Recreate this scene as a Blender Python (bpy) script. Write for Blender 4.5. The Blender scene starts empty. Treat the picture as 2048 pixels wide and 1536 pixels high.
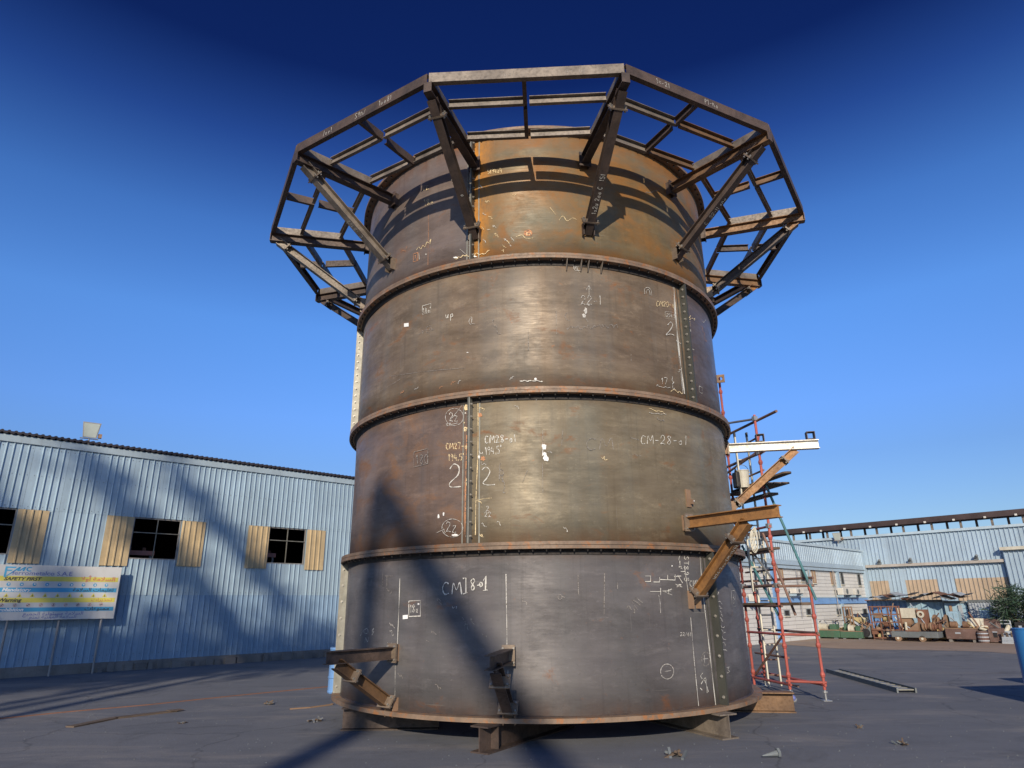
import bpy, math, random
import numpy as np
from mathutils import Vector, Matrix
random.seed(7)
R = math.radians
sc = bpy.context.scene
col = sc.collection

# ------------------------------------------------------------------ camera
F_PX, PITCH, ROLL, CZ = 1326.87, 0.3211, -0.0115, 1.70      # focal length in px of a 2048 px wide frame
cam_d = bpy.data.cameras.new('camera'); cam = bpy.data.objects.new('camera', cam_d); col.objects.link(cam)
cam_d.sensor_width = 36; cam_d.lens = F_PX/2048*36; cam_d.clip_end = 3000; cam_d.clip_start = 0.05
cam.matrix_world = Matrix.Translation((0, 0, CZ)) @ Matrix.Rotation(math.pi/2+PITCH, 4, 'X') @ Matrix.Rotation(ROLL, 4, 'Z')
sc.camera = cam
# ------------------------------------------------------------------ sky, sun, exposure
SUN_AZ, SUN_EL = R(-6.0), R(20.8)                             # direction to the sun: azimuth from -Y towards +X
sun_dir = Vector((math.sin(SUN_AZ)*math.cos(SUN_EL), -math.cos(SUN_AZ)*math.cos(SUN_EL), math.sin(SUN_EL)))
world = bpy.data.worlds.new('World'); sc.world = world; world.use_nodes = True
nt = world.node_tree; nt.nodes.clear()
wo = nt.nodes.new('ShaderNodeOutputWorld'); bg = nt.nodes.new('ShaderNodeBackground')
sky = nt.nodes.new('ShaderNodeTexSky'); sky.sky_type = 'NISHITA'; sky.sun_disc = False
sky.sun_elevation = SUN_EL; sky.sun_rotation = math.atan2(sun_dir.x, sun_dir.y)
sky.air_density = 1.0; sky.dust_density = 0.4; sky.ozone_density = 1.6
tc = nt.nodes.new('ShaderNodeTexCoord'); sp = nt.nodes.new('ShaderNodeSeparateXYZ'); rp = nt.nodes.new('ShaderNodeValToRGB')
mx = nt.nodes.new('ShaderNodeMix'); mx.data_type = 'RGBA'; mx.blend_type = 'MULTIPLY'; mx.inputs['Factor'].default_value = 1
nt.links.new(tc.outputs['Generated'], sp.inputs[0]); nt.links.new(sp.outputs['Z'], rp.inputs[0])
SKY_RAMP = [(0.0, (0.62, 0.72, 0.92)), (0.19, (0.60, 0.83, 1.28)), (0.257, (0.67, 1.0, 1.65)), (0.381, (0.69, 1.18, 1.93)), (0.495, (0.49, 0.936, 1.68)), (0.595, (0.203, 0.425, 1.06)), (0.675, (0.056, 0.139, 0.50)), (1.0, (0.05, 0.12, 0.45))]
cr = rp.color_ramp; cr.elements[0].position = 0; cr.elements[1].position = 1
for p_, c_ in SKY_RAMP[1:-1]: cr.elements.new(p_)
for e_, (p_, c_) in zip(sorted(cr.elements, key=lambda e: e.position), SKY_RAMP): e_.color = (*c_, 1)
nt.links.new(sky.outputs[0], mx.inputs['A']); nt.links.new(rp.outputs[0], mx.inputs['B'])
nt.links.new(mx.outputs['Result'], bg.inputs[0]); bg.inputs[1].default_value = 0.10
nt.links.new(bg.outputs[0], wo.inputs[0])
sl = bpy.data.lights.new('sun', 'SUN'); so = bpy.data.objects.new('sun', sl); col.objects.link(so)
sl.energy = 4.6; sl.angle = R(0.5); sl.color = (1.0, 0.87, 0.69)
so.rotation_euler = sun_dir.to_track_quat('Z', 'Y').to_euler()
sc.view_settings.view_transform = 'Standard'; sc.view_settings.look = 'None'
sc.view_settings.exposure = 0.0; sc.view_settings.gamma = 1.0; sc.view_settings.use_curve_mapping = False
sc.cycles.max_bounces = 6

# ------------------------------------------------------------------ surveying: a photo pixel (2048 x 1536) seen from the camera
def ray(x, y):
    X, Y = x-1024, y-768
    c, s = math.cos(ROLL), math.sin(ROLL)
    X, Y = X*c+Y*s, -X*s+Y*c
    u, xx = -Y/F_PX, X/F_PX
    c, s = math.cos(PITCH), math.sin(PITCH)
    return Vector((xx, c-s*u, s+c*u))
EYE = Vector((0, 0, CZ))
def onz(x, y, z=0.0):
    d = ray(x, y); return EYE+d*((z-CZ)/d.z)
def onplane(x, y, P, N):
    d = ray(x, y); return EYE+d*((P-EYE).dot(N)/d.dot(N))

# ------------------------------------------------------------------ materials
def new_mat(name):
    m = bpy.data.materials.new(name); m.use_nodes = True
    n = m.node_tree.nodes; n.clear()
    o = n.new('ShaderNodeOutputMaterial'); b = n.new('ShaderNodeBsdfPrincipled')
    m.node_tree.links.new(b.outputs[0], o.inputs[0])
    return m, m.node_tree, b
class G:
    """small node helper"""
    def __init__(s, nt): s.nt = nt; s.n = nt.nodes; s.l = nt.links
    def link(s, a, b): s.l.new(a, b)
    def coord(s, kind='pos'):
        if kind == 'pos': return s.n.new('ShaderNodeNewGeometry').outputs['Position']
        return s.n.new('ShaderNodeTexCoord').outputs[kind]
    def mapping(s, v, scale, loc=(0, 0, 0)):
        m = s.n.new('ShaderNodeMapping'); m.inputs['Scale'].default_value = scale; m.inputs['Location'].default_value = loc
        s.link(v, m.inputs[0]); return m.outputs[0]
    def noise(s, v, scale, detail=4, rough=.55, dist=0):
        t = s.n.new('ShaderNodeTexNoise'); t.inputs['Scale'].default_value = scale; t.inputs['Detail'].default_value = detail
        t.inputs['Roughness'].default_value = rough; t.inputs['Distortion'].default_value = dist
        s.link(v, t.inputs['Vector']); return t.outputs['Fac']
    def ramp(s, f, a, b, ca=0, cb=1):
        m = s.n.new('ShaderNodeMapRange'); m.inputs[1].default_value = a; m.inputs[2].default_value = b
        m.inputs[3].default_value = ca; m.inputs[4].default_value = cb; s.link(f, m.inputs[0]); return m.outputs[0]
    def mix(s, f, a, b, mode='MIX'):
        m = s.n.new('ShaderNodeMix'); m.data_type = 'RGBA'; m.blend_type = mode
        if isinstance(f, (int, float)): m.inputs['Factor'].default_value = f
        else: s.link(f, m.inputs['Factor'])
        for k, v in (('A', a), ('B', b)):
            if isinstance(v, (tuple, list)): m.inputs[k].default_value = (*v[:3], 1)
            else: s.link(v, m.inputs[k])
        return m.outputs['Result']
    def math(s, op, a, b=0.0):
        m = s.n.new('ShaderNodeMath'); m.operation = op
        for k, v in ((0, a), (1, b)):
            if isinstance(v, (int, float)): m.inputs[k].default_value = v
            else: s.link(v, m.inputs[k])
        return m.outputs[0]
    def bump(s, h, strength, dist=.01):
        b = s.n.new('ShaderNodeBump'); b.inputs['Strength'].default_value = strength; b.inputs['Distance'].default_value = dist
        s.link(h, b.inputs['Height']); return b.outputs[0]
    def objrand(s): return s.n.new('ShaderNodeObjectInfo').outputs['Random']

def paint(name, c, rough=.5, metal=0.0, var=.18, dirt=(.18, .13, .09), dirt_amt=.35, scale=1.5, bump=.15, streak=True, rust=None, rust_amt=0.0, rand=.10):
    m, nt, b = new_mat(name); g = G(nt); P = g.coord()
    n1 = g.noise(P, scale, 5, .6); n2 = g.noise(P, scale*9, 4, .6)
    c1 = tuple(x*(1-var) for x in c); c2 = tuple(min(1, x*(1+var)) for x in c)
    colr = g.mix(g.ramp(n1, .3, .7), c1, c2)
    sv = g.noise(g.mapping(P, (6, 6, .5)) if streak else P, 1.6 if streak else 5, 5, .65)
    colr = g.mix(g.ramp(sv, .5, .8, 0, dirt_amt), colr, dirt)
    colr = g.mix(g.ramp(n2, .55, .75, 0, dirt_amt*.6), colr, dirt)
    if rust:
        rn = g.noise(P, scale*2.2, 8, .7, .4)
        colr = g.mix(g.ramp(rn, .62-rust_amt*.3, .68-rust_amt*.25, 0, .9), colr, rust)
    if rand:
        r = g.ramp(g.objrand(), 0, 1, 1-rand, 1+rand)
        v = g.n.new('ShaderNodeVectorMath'); v.operation = 'SCALE'; g.link(colr, v.inputs[0]); g.link(r, v.inputs['Scale']); colr = v.outputs[0]
    g.link(colr, b.inputs['Base Color']); b.inputs['Metallic'].default_value = metal
    g.link(g.ramp(n2, .3, .7, max(.05, rough-.1), min(1, rough+.1)), b.inputs['Roughness'])
    g.link(g.bump(n2, bump, .004), b.inputs['Normal'])
    return m

def mill_steel(name, ca, cb, rustc=(.23, .09, .03), rust=.3, rough=.46, metal=.45, sc_=1.0, edge=None, edge_amt=1.0, bleed=None, ochre=None, olive=None, seed=0.0):
    """hot-rolled plate: rolling streaks along, drips down, blooms of rust; UV = (arc length, height) in metres"""
    m, nt, b = new_mat(name); g = G(nt)
    uv = g.mapping(g.coord('UV'), (1, 1, 1), (seed, seed*.7, 0))
    streak = g.noise(g.mapping(uv, (.45*sc_, 2.6*sc_, 1)), 1.3, 8, .68, .3)
    fine = g.noise(g.mapping(uv, (3*sc_, 26*sc_, 1)), 1.4, 5, .6)
    drip = g.noise(g.mapping(uv, (14*sc_, .5*sc_, 1)), 1.0, 4, .6)
    blot = g.noise(uv, .9*sc_, 6, .6, .6)
    grain = g.noise(uv, 55, 3, .6)
    colr = g.mix(g.ramp(streak, .34, .68), ca, cb)
    colr = g.mix(g.ramp(blot, .35, .7, 0, .6), colr, tuple(x*.62 for x in ca))
    smoke = g.noise(g.mapping(uv, (.7, 1.6, 1), (2, 6, 0)), 1.1, 10, .76, .35)
    colr = g.mix(g.ramp(smoke, .50, .68, 0, .5), colr, tuple(x*.42 for x in ca))
    pale = g.noise(g.mapping(uv, (.8, 1.9, 1), (7, 1, 0)), 2.2, 10, .78, .2)
    colr = g.mix(g.ramp(pale, .54, .70, 0, .4), colr, tuple(min(1, x*1.45) for x in cb))
    g_sm = smoke
    colr = g.mix(g.ramp(drip, .56, .74, 0, .32), colr, tuple(x*.48 for x in ca))
    vb_ = g.noise(g.mapping(uv, (2.4, .12, 1)), 1.0, 3, .5)
    colr = g.mix(g.ramp(vb_, .45, .7, 0, .13), colr, (cb[2]*.9, cb[1]*1.05, cb[0]*.95))
    if olive: colr = g.mix(g.ramp(g.noise(uv, .75, 5, .6, .5), .42, .62, 0, .75), colr, olive)
    if ochre: colr = g.mix(g.ramp(g.noise(g.mapping(uv, (.8, 1.1, 1), (3, 1, 0)), 1.0, 8, .66, .4), .4, .66, 0, .9), colr, ochre)
    rn = g.noise(g.mapping(uv, (1, 1.6, 1), (5.1, 2.2, 0)), 1.5, 9, .68, .5)
    colr = g.mix(g.ramp(rn, .66-rust*.28, .76-rust*.2, 0, .8), colr, rustc)
    spots = g.noise(uv, 7, 5, .6)
    colr = g.mix(g.ramp(spots, .66, .72, 0, .5*min(1, rust*3)), colr, tuple(min(1, x*1.4) for x in rustc))
    if edge:                                               # rust bled along the weld at the bottom and under the flange at the top
        z0, z1 = edge
        s = g.n.new('ShaderNodeSeparateXYZ'); g.link(g.coord('UV'), s.inputs[0])
        e1 = g.ramp(s.outputs['Y'], z0, z0+.22, 1, 0); e2 = g.ramp(s.outputs['Y'], z1-.18, z1, 0, .7)
        e = g.math('MULTIPLY', g.math('MAXIMUM', e1, e2), g.ramp(g.noise(g.mapping(uv, (2, .6, 1)), 1.5, 5, .65), .35, .6))
        colr = g.mix(g.math('MULTIPLY', e, edge_amt), colr, tuple(x*.9 for x in rustc))
    if bleed is not None:                                  # rust run along the bolted joint at this angle
        s2 = g.n.new('ShaderNodeSeparateXYZ'); g.link(g.coord('UV'), s2.inputs[0]); x0 = R(bleed)*3.446
        e3 = g.ramp(s2.outputs['X'], x0, x0+.34, 1.25, 0)
        e3 = g.math('MULTIPLY', e3, g.ramp(g.noise(g.mapping(uv, (3, 1.2, 1)), 2.0, 6, .7), .35, .6)); e3.node.use_clamp = True
        colr = g.mix(e3, colr, (.52, .22, .035))
    fl = g.noise(g.mapping(uv, (1, 1.5, 1), (11, 5, 0)), 9, 8, .75)
    colr = g.mix(g.ramp(fl, .60, .63, 0, .28), colr, tuple(x*.5 for x in ca))
    colr = g.mix(g.ramp(fl, .36, .39, .22, 0), colr, tuple(min(1, x*1.5) for x in cb))
    # thin scratches
    scr = g.noise(g.mapping(uv, (1.2, 60, 1), (9, 3, 0)), 1.0, 2, .4)
    colr = g.mix(g.ramp(scr, .735, .76, 0, .35), colr, (.32, .30, .26))
    scr2 = g.noise(g.mapping(uv, (70, 1.0, 1), (4, 8, 0)), 1.0, 2, .4)
    colr = g.mix(g.ramp(scr2, .74, .765, 0, .30), colr, (.30, .28, .25))
    g.link(colr, b.inputs['Base Color'])
    rr = g.ramp(g.math('ADD', g.math('MULTIPLY', fine, .5), g.math('MULTIPLY', blot, .5)), .35, .65, rough-.10, rough+.13)
    rr = g.math('ADD', rr, g.ramp(smoke, .45, .65, -.04, .10))
    rr = g.math('ADD', rr, g.ramp(rn, .66-rust*.28, .76-rust*.2, 0, .2))
    g.link(rr, b.inputs['Roughness'])
    g.link(g.ramp(rn, .6-rust*.28, .74-rust*.2, metal, metal*.25), b.inputs['Metallic'])
    big = g.noise(g.mapping(uv, (1.6, .5, 1)), 1.0, 2, .5)
    h = g.math('ADD', g.math('MULTIPLY', big, .12), g.math('ADD', g.math('MULTIPLY', fine, .10), g.math('MULTIPLY', grain, .05)))
    g.link(g.bump(h, .35, .02), b.inputs['Normal'])
    tn = g.n.new('ShaderNodeTangent'); tn.direction_type = 'UV_MAP'; tn.uv_map = 'UVMap'; g.link(tn.outputs[0], b.inputs['Tangent'])
    b.inputs['Anisotropic'].default_value = .75; b.inputs['Anisotropic Rotation'].default_value = .25
    return m

def beam_steel(name, ca, cb, rough=.5, metal=.35, dirt=None):
    m, nt, b = new_mat(name); g = G(nt); P = g.coord()
    n1 = g.noise(P, 2.6, 7, .65, .4); n2 = g.noise(P, 22, 4, .6)
    colr = g.mix(g.ramp(n1, .34, .66), ca, cb)
    colr = g.mix(g.ramp(n2, .5, .75, 0, .45), colr, tuple(x*.5 for x in ca))
    r = g.ramp(g.objrand(), 0, 1, .8, 1.2)
    v = g.n.new('ShaderNodeVectorMath'); v.operation = 'SCALE'; g.link(colr, v.inputs[0]); g.link(r, v.inputs['Scale'])
    g.link(v.outputs[0], b.inputs['Base Color']); b.inputs['Metallic'].default_value = metal
    g.link(g.ramp(n2, .3, .7, rough-.08, rough+.15), b.inputs['Roughness']); g.link(g.bump(n2, .3, .004), b.inputs['Normal'])
    return m

def chalk_mat(name, c, cover=.5):
    """chalk strokes: broken up by the roughness of the plate"""
    m, nt, b = new_mat(name); g = G(nt); P = g.coord()
    n = g.noise(P, 55, 3, .7)
    a = g.ramp(n, .62-cover*.3, .66-cover*.3, 0, 1)
    g.link(g.mix(a, (.09, .08, .07), c), b.inputs['Base Color']); b.inputs['Roughness'].default_value = .9
    return m

M = {}
M['t1'] = mill_steel('mill_steel_grey_brown', (0.112, 0.103, 0.104), (0.172, 0.158, 0.154), rust=.12, rough=.62, metal=.12, edge=(.36, 2.40), edge_amt=.35, seed=1.3)
M['t2l'] = mill_steel('mill_steel_red_brown', (0.164, 0.115, 0.091), (0.252, 0.175, 0.131), rustc=(.22, .115, .06), rust=.55, rough=.56, edge=(2.5, 4.59), seed=7.7, metal=.25)
M['t2r'] = mill_steel('mill_steel_grey_olive', (0.184, 0.146, 0.096), (0.315, 0.260, 0.172), rust=.26, rough=.56, edge=(2.5, 4.59), edge_amt=.5, seed=12.1, metal=.22)
M['t3'] = mill_steel('mill_steel_brown', (0.168, 0.122, 0.084), (0.300, 0.228, 0.155), rust=.34, rough=.55, edge=(4.68, 6.76), edge_amt=.6, seed=21.4, metal=.22)
M['t3r'] = mill_steel('mill_steel_violet_brown', (0.146, 0.111, 0.101), (0.222, 0.170, 0.150), rust=.26, rough=.5, edge=(4.68, 6.76), edge_amt=.6, seed=27.4, metal=.3)
M['t4l'] = mill_steel('mill_steel_dull_brown', (0.175, 0.135, 0.119), (0.263, 0.208, 0.178), rust=.30, rough=.53, edge=(6.85, 9.0), edge_amt=.6, seed=33.4, metal=.25)
M['t4r'] = mill_steel('mill_steel_ochre_rust', (0.167, 0.121, 0.063), (0.243, 0.178, 0.092), rustc=(.27, .115, .03), rust=.5, rough=.56, ochre=(.29, .13, .03), bleed=-18.0, olive=(.15, .14, .10), edge=(6.85, 9.0), seed=41.9, metal=.15)
M['flange'] = paint('flange_steel', (.215, .148, .100), .6, .1, .3, (.08, .06, .05), .5, 3.5, .3, False, rust=(.30, .13, .05), rust_amt=.3)
M['gal'] = paint('primer_green_grey', (.075, .076, .064), .5, .3, .2, (.07, .06, .05), .5, 3, .2)
M['gal2'] = paint('bare_flange_grey', (.24, .235, .20), .5, .3, .25, (.14, .11, .08), .6, 6, .2)
M['bolt'] = paint('zinc_bolt', (.36, .34, .30), .42, .5, .2, (.2, .15, .1), .3, 20, .1, False)
M['beam'] = beam_steel('beam_steel', (.042, .031, .027), (.115, .078, .060), .6, .1)
M['beam_o'] = beam_steel('beam_steel_orange', (.17, .082, .032), (.40, .20, .065), .55, .1)
M['beam_b'] = beam_steel('beam_steel_brown', (.11, .062, .032), (.24, .135, .065), .6, .1)
M['beam_g'] = beam_steel('beam_steel_grey', (.11, .09, .074), (.27, .225, .18), .55, .12)
M['beam_w'] = beam_steel('beam_steel_pale', (.52, .49, .43), (.72, .69, .62), .5, .15)
M['shade_dk'] = beam_steel('under_ring_shade', (.016, .013, .012), (.035, .028, .024), .7, 0)  # near-black: the shade beneath the rings put into the colour
M['plate_p'] = beam_steel('plate_primer', (.13, .10, .078), (.26, .20, .145), .5, .2)
M['chalk'] = chalk_mat('chalk_white', (.62, .60, .54), .85)
M['chalk_y'] = chalk_mat('chalk_yellow', (.78, .62, .36), .8)
M['chalk_f'] = chalk_mat('chalk_faint', (.30, .275, .25), .6)
M['chalk_d'] = chalk_mat('chalk_greyed', (.50, .48, .44), .75)
M['chalk_r'] = chalk_mat('chalk_rusty', (.50, .24, .12), .7)
M['white'] = paint('white_patch', (.80, .79, .76), .7, 0, .05, dirt_amt=.05)
M['blue'] = paint('sheet_blue', (.36, .47, .55), .42, .15, .10, (.16, .17, .18), .22, .8, .1, rand=.05)
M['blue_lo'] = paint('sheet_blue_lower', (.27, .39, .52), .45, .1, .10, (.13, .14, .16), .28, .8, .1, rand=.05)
M['blue_far'] = paint('sheet_blue_far', (.36, .46, .54), .5, .1, .12, (.20, .20, .20), .25, .5, .1, rand=.05)
M['blue_strong'] = paint('paint_blue', (.15, .30, .56), .45, 0, .12, (.14, .12, .1), .25)
M['blue_post'] = paint('paint_blue_post', (.03, .16, .38), .35, 0, .15, (.14, .12, .1), .15, rust=(.20, .10, .06), rust_amt=-.15)
M['trim'] = paint('trim_blue_grey', (.40, .49, .54), .5, .1, .12, (.2, .2, .2), .3)
M['tan'] = paint('fibreglass_tan', (.50, .385, .225), .55, 0, .16, (.30, .22, .12), .5, 2.2, .1)
M['tan_far'] = paint('fibreglass_tan_far', (.40, .31, .22), .6, 0, .12, (.32, .24, .16), .4)
M['roof_dark'] = paint('roof_dark', (.035, .03, .035), .6, .2, .2, (.06, .05, .04), .3)
M['rustroof'] = paint('canopy_rust', (.055, .036, .034), .7, .1, .3, (.05, .03, .03), .4)
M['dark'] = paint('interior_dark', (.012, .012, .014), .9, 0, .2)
M['pink'] = paint('crane_salmon', (.50, .21, .17), .6, 0, .1)
M['conc'] = paint('plinth_concrete', (.20, .185, .17), .9, 0, .25, (.10, .09, .08), .6, 2.5, .5, False)
M['wallwhite'] = None
M['board'] = paint('board_white', (.62, .62, .60), .6, 0, .05, (.35, .33, .30), .2)
M['sg_yellow'] = paint('print_yellow', (.68, .60, .12), .6, 0, .04, dirt_amt=.1)
M['sg_blue'] = paint('print_blue', (.07, .36, .60), .6, 0, .04, dirt_amt=.1)
M['sg_black'] = paint('print_black', (.05, .05, .06), .6, 0, .05, dirt_amt=.0)
M['sg_violet'] = paint('print_violet', (.14, .17, .42), .6, 0, .05, dirt_amt=.0)
M['sg_white'] = paint('print_white', (.75, .75, .74), .6, 0, .05, dirt_amt=.0)
M['sg_red'] = paint('print_red', (.55, .16, .12), .6, 0, .05, dirt_amt=.0)
M['post'] = paint('post_grey', (.30, .29, .28), .6, .2, .2)
M['red'] = paint('scaffold_red', (.40, .095, .075), .5, .1, .22, (.20, .09, .06), .5, 4, .2, False)
M['rustpipe'] = paint('scaffold_rusty', (.22, .13, .10), .6, .2, .25, (.10, .06, .05), .5, 4, .2, False)
M['teal'] = paint('scaffold_teal', (.07, .20, .22), .5, .1, .2, (.10, .08, .06), .4, 4, .2, False)
M['ladder'] = paint('ladder_cream', (.60, .57, .47), .55, .1, .15, (.25, .22, .18), .5, 4, .2, False)
M['galv'] = paint('galvanised', (.34, .35, .36), .45, .5, .15, (.15, .14, .13), .4, 4, .2, False)
M['wood'] = paint('plank_wood', (.12, .085, .06), .85, 0, .3, (.05, .04, .03), .5, 3, .4, False)
M['lamp'] = paint('lamp_cream', (.60, .57, .48), .5, 0, .1)
M['lampglass'] = paint('lamp_glass', (.50, .55, .50), .15, .2, .15, (.5, .45, .35), .3)
M['cream'] = paint('paint_cream', (.55, .52, .42), .6, 0, .15, (.25, .18, .12), .5, 2, .2)
M['pale_blue'] = paint('paint_pale_blue', (.30, .45, .55), .6, 0, .15, (.25, .2, .18), .4, 1.2, .2, rust=(.24, .14, .10), rust_amt=-.1)
M['cabin_grey'] = paint('cabin_grey', (.38, .42, .46), .6, 0, .12, (.22, .2, .2), .5, 1.2, .2)
M['green'] = paint('machine_green', (.05, .115, .07), .5, 0, .2, (.10, .09, .07), .5, 2, .2)
M['ledge'] = paint('ledge_pale', (.44, .40, .35), .7, 0, .15, (.25, .18, .12), .5)
M['pale_flange'] = paint('pale_chalked_flange', (.42, .40, .33), .6, 0, .25, (.15, .16, .12), .7, 9, .2)
M['rusty'] = paint('rusty_iron', (.20, .095, .06), .8, .1, .35, (.09, .05, .035), .6, 2.5, .5, False)
M['rusty_red'] = paint('rusty_plate', (.15, .09, .075), .8, .1, .3, (.28, .22, .19), .5, 1.5, .4, False)
M['rusty_lt'] = paint('rusty_light', (.27, .17, .105), .8, 0, .3, (.15, .08, .05), .5, 2.5, .4, False)
M['machine_y'] = paint('machine_yellow', (.46, .37, .18), .6, 0, .2, (.2, .12, .07), .5, 3, .3)
M['machine_g'] = paint('machine_grey', (.15, .17, .18), .7, .1, .2, (.1, .08, .06), .5, 2, .3)
M['black'] = paint('black_box', (.015, .015, .018), .6, 0, .3)
M['ac'] = paint('ac_white', (.62, .60, .54), .5, 0, .1)
M['leaf'] = paint('leaf_green', (.045, .085, .03), .6, 0, .35, (.03, .04, .02), .4, 6, .1, False, rand=.2)
M['leaf_dark'] = paint('leaf_dark', (.022, .048, .026), .6, 0, .35, (.03, .04, .02), .4, 6, .1, False, rand=.2)
M['trunk'] = paint('bark', (.14, .10, .07), .9, 0, .3, dirt_amt=.5, bump=.6)

def ground_mat(name, ca, cb, cc, streaks=False):
    m, nt, b = new_mat(name); g = G(nt); P = g.coord()
    n1 = g.noise(P, .12, 6, .6, .4); n2 = g.noise(P, 1.3, 8, .7); n3 = g.noise(P, 24, 4, .7)
    tr = g.noise(g.mapping(P, (.16, 1.5, 1)), 1.0, 6, .6, .3)      # tyre and sweeping marks across the yard
    colr = g.mix(g.ramp(n1, .35, .65), ca, cb)
    colr = g.mix(g.ramp(tr, .45, .7, 0, .5), colr, cc)
    colr = g.mix(g.ramp(n2, .5, .75, 0, .45), colr, tuple(x*.62 for x in ca))
    colr = g.mix(g.ramp(n3, .6, .75, 0, .35), colr, tuple(x*.5 for x in ca))
    cv = g.n.new('ShaderNodeTexVoronoi'); cv.feature = 'DISTANCE_TO_EDGE'; cv.inputs['Scale'].default_value = .22
    dn = g.n.new('ShaderNodeVectorMath'); dn.operation = 'ADD'; nn_ = g.n.new('ShaderNodeTexNoise'); nn_.inputs['Scale'].default_value = .9; nn_.inputs['Detail'].default_value = 6; g.link(P, nn_.inputs['Vector'])
    g.link(P, dn.inputs[0]); g.link(nn_.outputs['Color'], dn.inputs[1]); g.link(dn.outputs[0], cv.inputs['Vector'])
    colr = g.mix(g.ramp(cv.outputs['Distance'], .0, .006, .55, 0), colr, tuple(x*.35 for x in ca))      # cracks
    st = g.noise(P, .55, 7, .68, .8); colr = g.mix(g.ramp(st, .56, .66, 0, .6), colr, tuple(x*.55 for x in ca))   # oil stains
    du = g.noise(g.mapping(P, (.35, 1.0, 1), (4, 2, 0)), .8, 8, .7, .5); colr = g.mix(g.ramp(du, .50, .66, 0, .55), colr, (.27, .25, .235))   # dust
    v = g.n.new('ShaderNodeTexVoronoi'); v.inputs['Scale'].default_value = 9; g.link(P, v.inputs['Vector'])
    colr = g.mix(g.ramp(v.outputs['Distance'], .03, .06, .35, 0), colr, (.30, .27, .23))
    g.link(colr, b.inputs['Base Color']); b.inputs['Roughness'].default_value = .92
    g.link(g.bump(g.math('ADD', n3, g.math('MULTIPLY', n2, 2.0)), .5, .01), b.inputs['Normal'])
    return m
M['ground'] = ground_mat('yard_concrete', (.118, .127, .150), (.158, .164, .182), (.100, .110, .134))
M['soil'] = ground_mat('sandy_soil', (.30, .21, .15), (.36, .26, .19), (.25, .18, .13))

def block_mat():
    m, nt, b = new_mat('white_block_wall'); g = G(nt)
    uv = g.coord('UV')
    br = g.n.new('ShaderNodeTexBrick'); g.link(uv, br.inputs['Vector'])
    br.inputs['Scale'].default_value = 1; br.inputs['Brick Width'].default_value = 1.6; br.inputs['Row Height'].default_value = .17
    br.inputs['Mortar Size'].default_value = .008; br.inputs['Mortar Smooth'].default_value = .3
    br.inputs['Color1'].default_value = (.60, .59, .56, 1); br.inputs['Color2'].default_value = (.55, .54, .51, 1); br.inputs['Mortar'].default_value = (.26, .25, .25, 1)
    n = g.noise(g.coord(), .7, 6, .65)
    g.link(g.mix(g.ramp(n, .5, .8, 0, .45), br.outputs['Color'], (.38, .36, .32)), b.inputs['Base Color'])
    b.inputs['Roughness'].default_value = .85
    g.link(g.bump(g.math('SUBTRACT', 1.0, br.outputs['Fac']), .6, .02), b.inputs['Normal'])
    return m
M['wallwhite'] = block_mat()

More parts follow.
